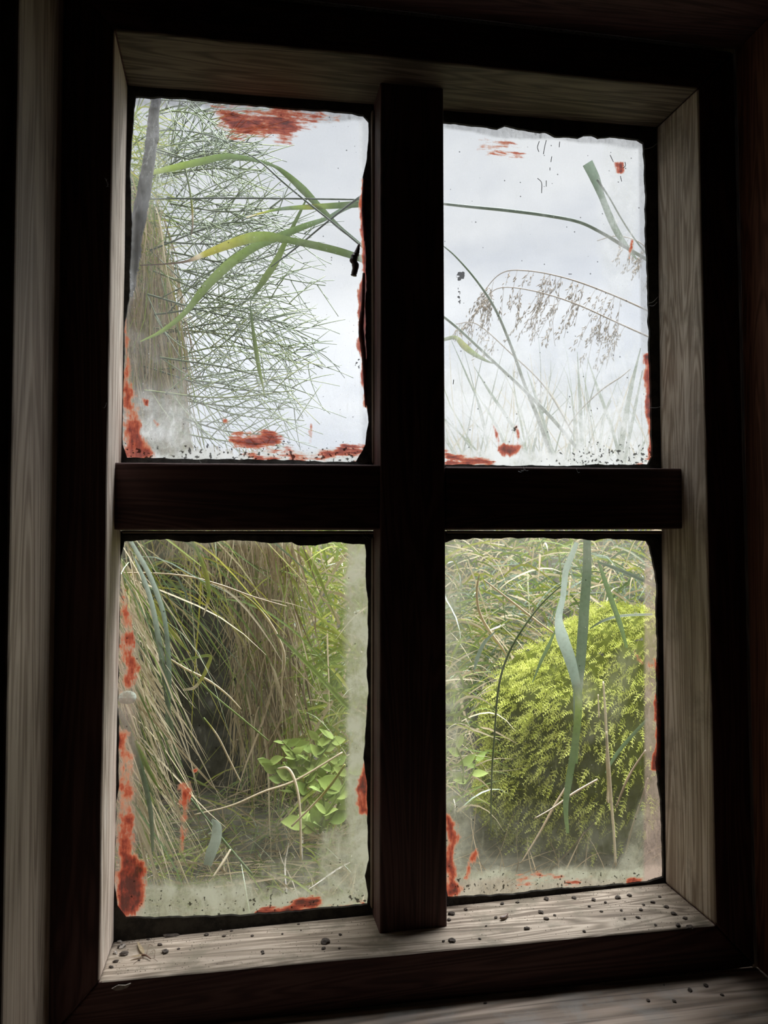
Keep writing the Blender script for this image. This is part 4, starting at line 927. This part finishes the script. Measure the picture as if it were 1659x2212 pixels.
for i in range(42):
    rg = np.random.default_rng(100 + i)
    y0 = 250 + i * 16.5 + rg.uniform(-18, 18); reach = np.interp(y0, [250, 420, 600, 750, 900, 960], [480, 570, 670, 690, 640, 560]) + rg.uniform(-60, 30)
    x0 = rg.uniform(300, 385); Y = rg.uniform(.42, .66)
    frond(200 + i, (x0, y0 - rg.uniform(-10, 50)), (reach, y0 + rg.uniform(-60, 90)), Y, rg.integers(11, 17), rg.uniform(-35, 50))

# grey stake outside the upper left pane
def stake():
    P = [at(338, 190, .135), at(330, 280, .135), at(318, 370, .135), at(300, 470, .135), at(287, 555, .137), at(282, 600, .14), at(277, 640, .145)]
    C = catmull(P, 60); m = mpp(.135); V = []; k = 9
    for i, c in enumerate(C):
        w_ = np.interp(i, [0, 8, 25, 45, 60], [9, 12, 15, 14, 10])
        for j in range(k):
            a = j / k * 6.283; r_ = w_ * m * (1 + .35 * mnoise.noise(Vector((math.cos(a) * 2, math.sin(a) * 2, i * .22)) ) + .2 * mnoise.noise(Vector((a * 5, 1, i * .9))))
            V.append(c + np.array([math.cos(a) * r_, math.sin(a) * r_ * .7, 0]))
    F = [(i * k + j, i * k + (j + 1) % k, (i + 1) * k + (j + 1) % k, (i + 1) * k + j) for i in range(59) for j in range(k)]
    F += [tuple(range(k))[::-1], tuple(59 * k + j for j in range(k))]
    tag(mesh_obj('wooden_stake', V, F, M['stake'], None, True), 'dark grey weathered stake leaning behind the left edge of the upper left pane', 'stake')
stake()

# ---------------------------------------------------------------- leafy plant
def leaf_mesh(g, p, d, n, L, Wd, tint):
    d = d / np.linalg.norm(d); s = np.cross(d, n); s /= np.linalg.norm(s) + 1e-9; nn2 = np.cross(s, d)
    K = 8; t = np.linspace(0, 1, K); C = p + d * (L * t)[:, None] - nn2 * (L * .18 * t ** 2)[:, None]
    Wp = Wd * .5 * np.sin(np.clip(t * .96 + .04, 0, 1) ** .8 * math.pi) + 1e-5
    g.ribbons(C[None], Wp[None], np.repeat(s[None], K, 0)[None], np.full((1, K), tint), .25)
def leafy(label, stems, Y, seed, nl, sz):
    rg = np.random.default_rng(seed); b0 = at(*stems[0][0], Y); root = empty('leafy_plant', tuple(b0)); tag(root, label, 'plant', 'leafy plants at the foot of the bank'); m = mpp(Y)
    for st in stems:
        n = 16; C = catmull([at(a, b, Y + .01 * i) for i, (a, b) in enumerate(st)], n); g = Geo(); g.tube(C, np.linspace(2.6, 1.2, n) * m, .58, 5); g.build('stem', M['stem'], root)
        for k in range(nl):
            t = (k + 1) / nl; i = min(n - 2, int(t * (n - 1))); tan = C[i + 1] - C[i]; tan /= np.linalg.norm(tan); s = 1 if k % 2 else -1
            d = np.array([s * .9, rg.uniform(-.7, .1), .15]) + tan * .5 + rg.normal(0, .2, 3); nrm = np.array([0, -.7, .7]) + rg.normal(0, .3, 3)
            g = Geo(); L = rg.uniform(*sz) * m; leaf_mesh(g, C[i], d, nrm, L, L * rg.uniform(.5, .7), rg.uniform(.50, .60)); g.build('leaf', M['leafy'], root)
leafy('small bright leafy plant in front of the brown curtain', [[(640, 1720), (630, 1660), (640, 1600)], [(650, 1720), (670, 1650), (690, 1590)], [(640, 1720), (600, 1670), (575, 1640)], [(655, 1720), (700, 1680), (735, 1640)], [(650, 1720), (690, 1640), (725, 1590)], [(640, 1700), (640, 1640), (610, 1600)]], .44, 5, 9, (22, 40))
leafy('leafy plant with longer leaves low by the upright bar', [[(690, 1800), (700, 1740), (690, 1690)], [(690, 1800), (720, 1760), (740, 1720)], [(685, 1800), (660, 1780), (640, 1770)], [(690, 1780), (740, 1700), (755, 1660)]], .38, 6, 6, (30, 56))
leafy('small leafy plant left of the mossy boulder', [[(1000, 1700), (1000, 1650), (985, 1610)], [(1000, 1700), (1020, 1670), (1030, 1640)]], .50, 8, 4, (26, 44))
leafy('bright leafy plant half hidden high behind the brown curtain', [[(690, 1560), (720, 1500), (740, 1430)], [(690, 1560), (700, 1480), (680, 1420)], [(700, 1560), (750, 1520), (770, 1490)]], .72, 9, 7, (26, 46))

# ================================================================ THINGS LYING ON THE SILL
SB = [cf['BL'], cf['BR'], cb['BR'], cb['BL']]
sn = np.cross(SB[1] - SB[0], SB[3] - SB[0]); sn /= np.linalg.norm(sn); sn = sn if sn[2] > 0 else -sn
def on_plane(px, py, p0, n):
    d = CR @ np.array([(px - 829.5) / FPX, 1.0, -(py - 1106) / FPX]); return CAM + d * ((p0 - CAM) @ n) / (d @ n)
from mathutils.bvhtree import BVHTree
_sm = bpy.data.objects['sill_rail'].data
_bvh = BVHTree.FromPolygons([v.co.copy() for v in _sm.vertices], [tuple(p.vertices) for p in _sm.polygons])
def sill_pt(px, py):
    d = CR @ np.array([(px - 829.5) / FPX, 1.0, -(py - 1106) / FPX]); h = _bvh.ray_cast(Vector(CAM), Vector(d).normalized())
    return np.array(h[0]) if h[0] is not None else on_plane(px, py, SB[0] if px < 800 else SB[1], sn)
def ledge_pt(px, py): return on_plane(px, py, np.array([0, 0, -HZ + .001]), np.array([0, 0, 1.]))
def lump_mesh(name, r, seed, mat, sq=(1, 1, .6)):
    bm = bmesh.new(); bmesh.ops.create_icosphere(bm, subdivisions=2, radius=1.0)
    for v in bm.verts:
        n = v.co.normalized(); k = 1 + .45 * mnoise.noise(n * 1.6 + Vector((seed, 0, 0))) + .2 * mnoise.noise(n * 4 + Vector((0, seed, 0)))
        v.co = Vector((n.x * sq[0], n.y * sq[1], n.z * sq[2])) * k * r
    me = bpy.data.meshes.new(name); bm.to_mesh(me); bm.free(); me.materials.append(mat); return me
crumbs = [lump_mesh('crumb', .0011, s, M['crumb']) for s in (1, 5, 9, 14)]
pale = [lump_mesh('pale_crumb', .0013, s, M['pale_crumb']) for s in (2, 6)]
def crumb(px, py, size, label, group, src=None, pt=sill_pt):
    src = src or random.choice(crumbs); o = bpy.data.objects.new('dirt_crumb', src); COL.objects.link(o)
    p = pt(px, py); o.location = Vector(p) + Vector(sn if pt is sill_pt else (0, 0, 1)) * (.0004 * size)
    o.rotation_euler = (0, 0, random.uniform(0, 6)); s = 1.35 * size * random.uniform(.8, 1.2); o.scale = (s, s * random.uniform(.6, 1), s * .8)
    tag(o, label, 'crumb', group)
for q in [(345, 2042, 1.6), (357, 2058, 2.6), (262, 2047, 2.2), (268, 2062, 2.2), (446, 2020, 1.4), (484, 2023, 1.3), (545, 2022, .9), (386, 2050, .8), (567, 2056, .9), (568, 2060, 1.0), (703, 2036, 2.6), (699, 2050, 1.4), (733, 2049, .9), (645, 1997, 1), (735, 2020, 1), (455, 2006, 1.2), (477, 2010, .9), (500, 2012, .8), (610, 2018, .8), (300, 2075, .9), (250, 2078, 1.4), (240, 2090, 1.1), (320, 2030, .9), (650, 2010, .7)]:
    crumb(*q, 'dark crumb of dirt on the sill below the lower left pane', 'dirt crumbs on the left half of the sill')
for q in [(262, 2028, 2.0), (264, 2047, 2.0), (249, 2060, 1.6), (258, 2036, 1.4)]:
    crumb(*q, 'pale crumb of plaster in the left corner of the sill', 'pale crumbs in the left corner of the sill', random.choice(pale))
for q in [(958, 2034, 1.0), (977, 2033, 1.8), (1036, 2029, 1.0), (1050, 2001, .9), (1071, 1983, 1.2), (1138, 2007, 1.5), (1168, 1972, 1.8), (1180, 1986, 1.6), (1198, 1978, .9), (1262, 2013, 1.3), (1273, 1958, .9), (1299, 1970, 1), (1342, 1967, 1), (1349, 1985, 1), (1378, 1983, 1.4), (1384, 1966, 1.2), (1390, 1955, .9), (1416, 1999, 1), (1180, 1943, 2), (1240, 1940, 1.3), (1308, 1950, 1.2), (1335, 1940, 1.8), (1360, 1935, 1.4), (1282, 1945, 1.8), (1410, 1950, 1.6), (1440, 1960, 1.4), (1455, 1975, 1.5), (1480, 1985, 1.7), (1425, 1938, 1.3), (1465, 2000, 1.8), (1490, 2005, 2), (1118, 1950, 1), (1006, 1966, 1.6), (975, 1975, 2), (970, 1988, 1.6), (1085, 1953, 1.3)]:
    crumb(*q, 'dark crumb of dirt on the sill below the lower right pane', 'dirt crumbs on the right half of the sill')
for q in [(1048, 2168, 1), (1400, 2162, 1.2), (1490, 2140, 1.5), (1525, 2130, 1.5), (1456, 2164, 1.5), (1434, 2128, .7), (1560, 2150, 1.0)]:
    crumb(*q, 'dark crumb on the brown board below the sash', 'crumbs on the board below the sash', pt=ledge_pt)
# a fine dusting nobody could count
g = Geo(); 
for _ in range(900):
    side = random.random()
    px = 250 + 550 * random.random() ** 1.4 if side < .45 else 1500 - 530 * random.random() ** 1.5
    lo, hi = (np.interp(px, [250, 800], [2035, 1968]), np.interp(px, [215, 820], [2110, 2060])) if px < 820 else (np.interp(px, [965, 1437], [1952, 1912]), np.interp(px, [965, 1546], [2048, 2000]))
    py = lo + (hi - lo) * random.random() ** 1.8; p = sill_pt(px, py) + sn * .0002; s = random.uniform(.00018, .0005)
    V = [p + np.array(v_) * s for v_ in ((1, 0, 0), (-.5, .9, 0), (-.5, -.9, 0), (0, 0, 1.1))]; g.add(V, [(0, 1, 3), (1, 2, 3), (2, 0, 3)], random.random())
tag(g.build('sill_dust', M['crumb'], smooth=False), 'fine dark grit scattered over the worn bottom rail', 'grit', kind='stuff')

def grub():
    C = catmull([sill_pt(1080, 1988) + sn * .0016, sill_pt(1090, 1986) + sn * .0018, sill_pt(1097, 1978) + sn * .0016], 16); m = mpp(.03)
    g = Geo(); g.tube(C, np.array([1.2, 2.6, 3.4, 3.6, 3.3, 3.6, 3.3, 3.6, 3.3, 3.6, 3.3, 3.5, 3.1, 2.8, 2.2, 1.2]) * m * 1.1, .5, 10)
    tag(g.build('dead_grub', M['grub']), 'small curled brown grub on the sill below the lower right pane', 'insect')
grub()
def crane_fly():
    b = sill_pt(312, 2068) + sn * .0016; root = empty('dead_crane_fly', tuple(b)); tag(root, 'dried crane fly with spread wings at the left end of the sill', 'insect')
    m = mpp(.03)
    g = Geo(); g.tube(catmull([sill_pt(304, 2068) + sn * .0015, sill_pt(314, 2069) + sn * .002, sill_pt(326, 2075) + sn * .0012], 10), np.array([.8, 2, 2.4, 2.4, 2.2, 1.8, 1.6, 1.4, 1.2, .6]) * m, .5, 7); g.build('body', M['insect'], root)
    for tip in ((297, 2040), (282, 2074)):
        a = sill_pt(311, 2067) + sn * .002; e = sill_pt(*tip) + sn * .0022; K = 8; t = np.linspace(0, 1, K); C = a + (e - a) * t[:, None]
        d = (e - a) / np.linalg.norm(e - a); s = np.cross(d, sn); W_ = np.sin(np.clip(t ** .7, 0, 1) * 3.0) * 4.0 * m + .0001
        g = Geo(); g.ribbons(C[None], W_[None], np.repeat(s[None], K, 0)[None], np.full((1, K), .5), .05); g.build('wing', M['wing'], root)
    for a, mid, e in (((316, 2066), (322, 2050), (330, 2044)), ((318, 2070), (333, 2060), (334, 2070)), ((310, 2071), (300, 2082), (288, 2084)), ((322, 2073), (332, 2080), (340, 2078))):
        g = Geo(); g.tube(catmull([sill_pt(*a) + sn * .0014, sill_pt(*mid) + sn * .003, sill_pt(*e) + sn * .0004], 8), .45 * m, .5, 4); g.build('leg', M['insect'], root)
crane_fly()
def flake():
    c = on_plane(262, 2134, np.array([0, -.0012, 0]), np.array([0, 1., 0])); m = mpp(0)
    P = [(-18, -2), (-6, -8), (8, -6), (19, -11), (12, 0), (0, 5), (-12, 4)]
    V = [c + np.array([x * m, -.0006 * abs(x) / 10, -y * m * .8]) for x, y in P]; V += [v_ + np.array([0, .0008, 0]) for v_ in V]; n = len(P)
    F = [tuple(range(n)), tuple(range(2 * n - 1, n - 1, -1))] + [(i, (i + 1) % n, n + (i + 1) % n, n + i) for i in range(n)]
    tag(mesh_obj('paint_flake', V, F, M['pale_crumb']), 'loose pale flake stuck to the front of the bottom rail', 'flake')
flake()
def chip():
    me = lump_mesh('chip', .0045, 21, M['crumb'], (1.6, .7, .18)); o = bpy.data.objects.new('bark_chip', me); COL.objects.link(o)
    o.location = Vector(sill_pt(368, 2022)) + Vector(sn) * .0008; tag(o, 'flat dark chip lying against the putty below the lower left pane', 'chip')
chip()
def fibre(pts, label):
    g = Geo(); g.tube(catmull([at(a, b, DG + .0036) for a, b in pts], 9), 0.8 * mpp(DG), .5, 4)
    tag(g.build('lint_fibre', M['crumb']), label, 'fibre', 'dark fibres stuck on the upper right pane')
for q in [[(1161, 385), (1170, 395), (1170, 417)], [(1180, 390), (1180, 403)], [(1165, 305), (1161, 318), (1164, 328)], [(1180, 303), (1176, 320), (1174, 333)], [(1209, 306), (1208, 318)], [(1192, 338), (1190, 350)], [(1188, 362), (1188, 368)], [(1350, 350), (1351, 358), (1346, 363)], [(1228, 592), (1235, 592)], [(980, 820), (979, 830)], [(1318, 335), (1325, 350)], [(1340, 380), (1343, 392)]]:
    fibre(q, 'tiny dark fibre stuck to the dirty upper right pane')
# cobweb threads in the corners
def web(label, pairs, Y0, Y1, seed):
    rg = np.random.default_rng(seed); g = Geo()
    for a, b in pairs:
        p, q = at(*a, Y0), at(*b, Y1); mid = (p + q) / 2 + np.array([0, 0, -.002]); g.tube(catmull([p, mid, q], 8), .00011, .5, 3)
    tag(g.build('cobweb', M['web']), label, 'cobweb', kind='stuff')
web('thin cobweb threads at the right jamb beside the upper right pane', [((1400, 655), (1422, 640)), ((1403, 660), (1420, 652)), ((1400, 880), (1440, 872)), ((1393, 322), (1425, 305))], DG - .001, DG - .02, 1)
web('cobweb threads under the cross bar beside the mullion', [((785, 1142), (800, 1165)), ((770, 1150), (806, 1160)), ((778, 1146), (806, 1175)), ((795, 1146), (806, 1152))], DG - .002, DG - .012, 2)
web('wisp of cobweb sticking out from the left stile', [((232, 386), (226, 384)), ((234, 392), (230, 402)), ((236, 398), (229, 386)), ((222, 880), (230, 870)), ((228, 384), (236, 404))], -.001, -.006, 3)
web('wisp of fluff hanging below the cross bar at the right pane', [((1130, 1008), (1142, 1016)), ((1125, 1016), (1138, 1008)), ((1120, 1018), (1132, 1012)), ((1245, 1012), (1252, 1020)), ((430, 990), (436, 998))], YM - .001, YM - .004, 4)
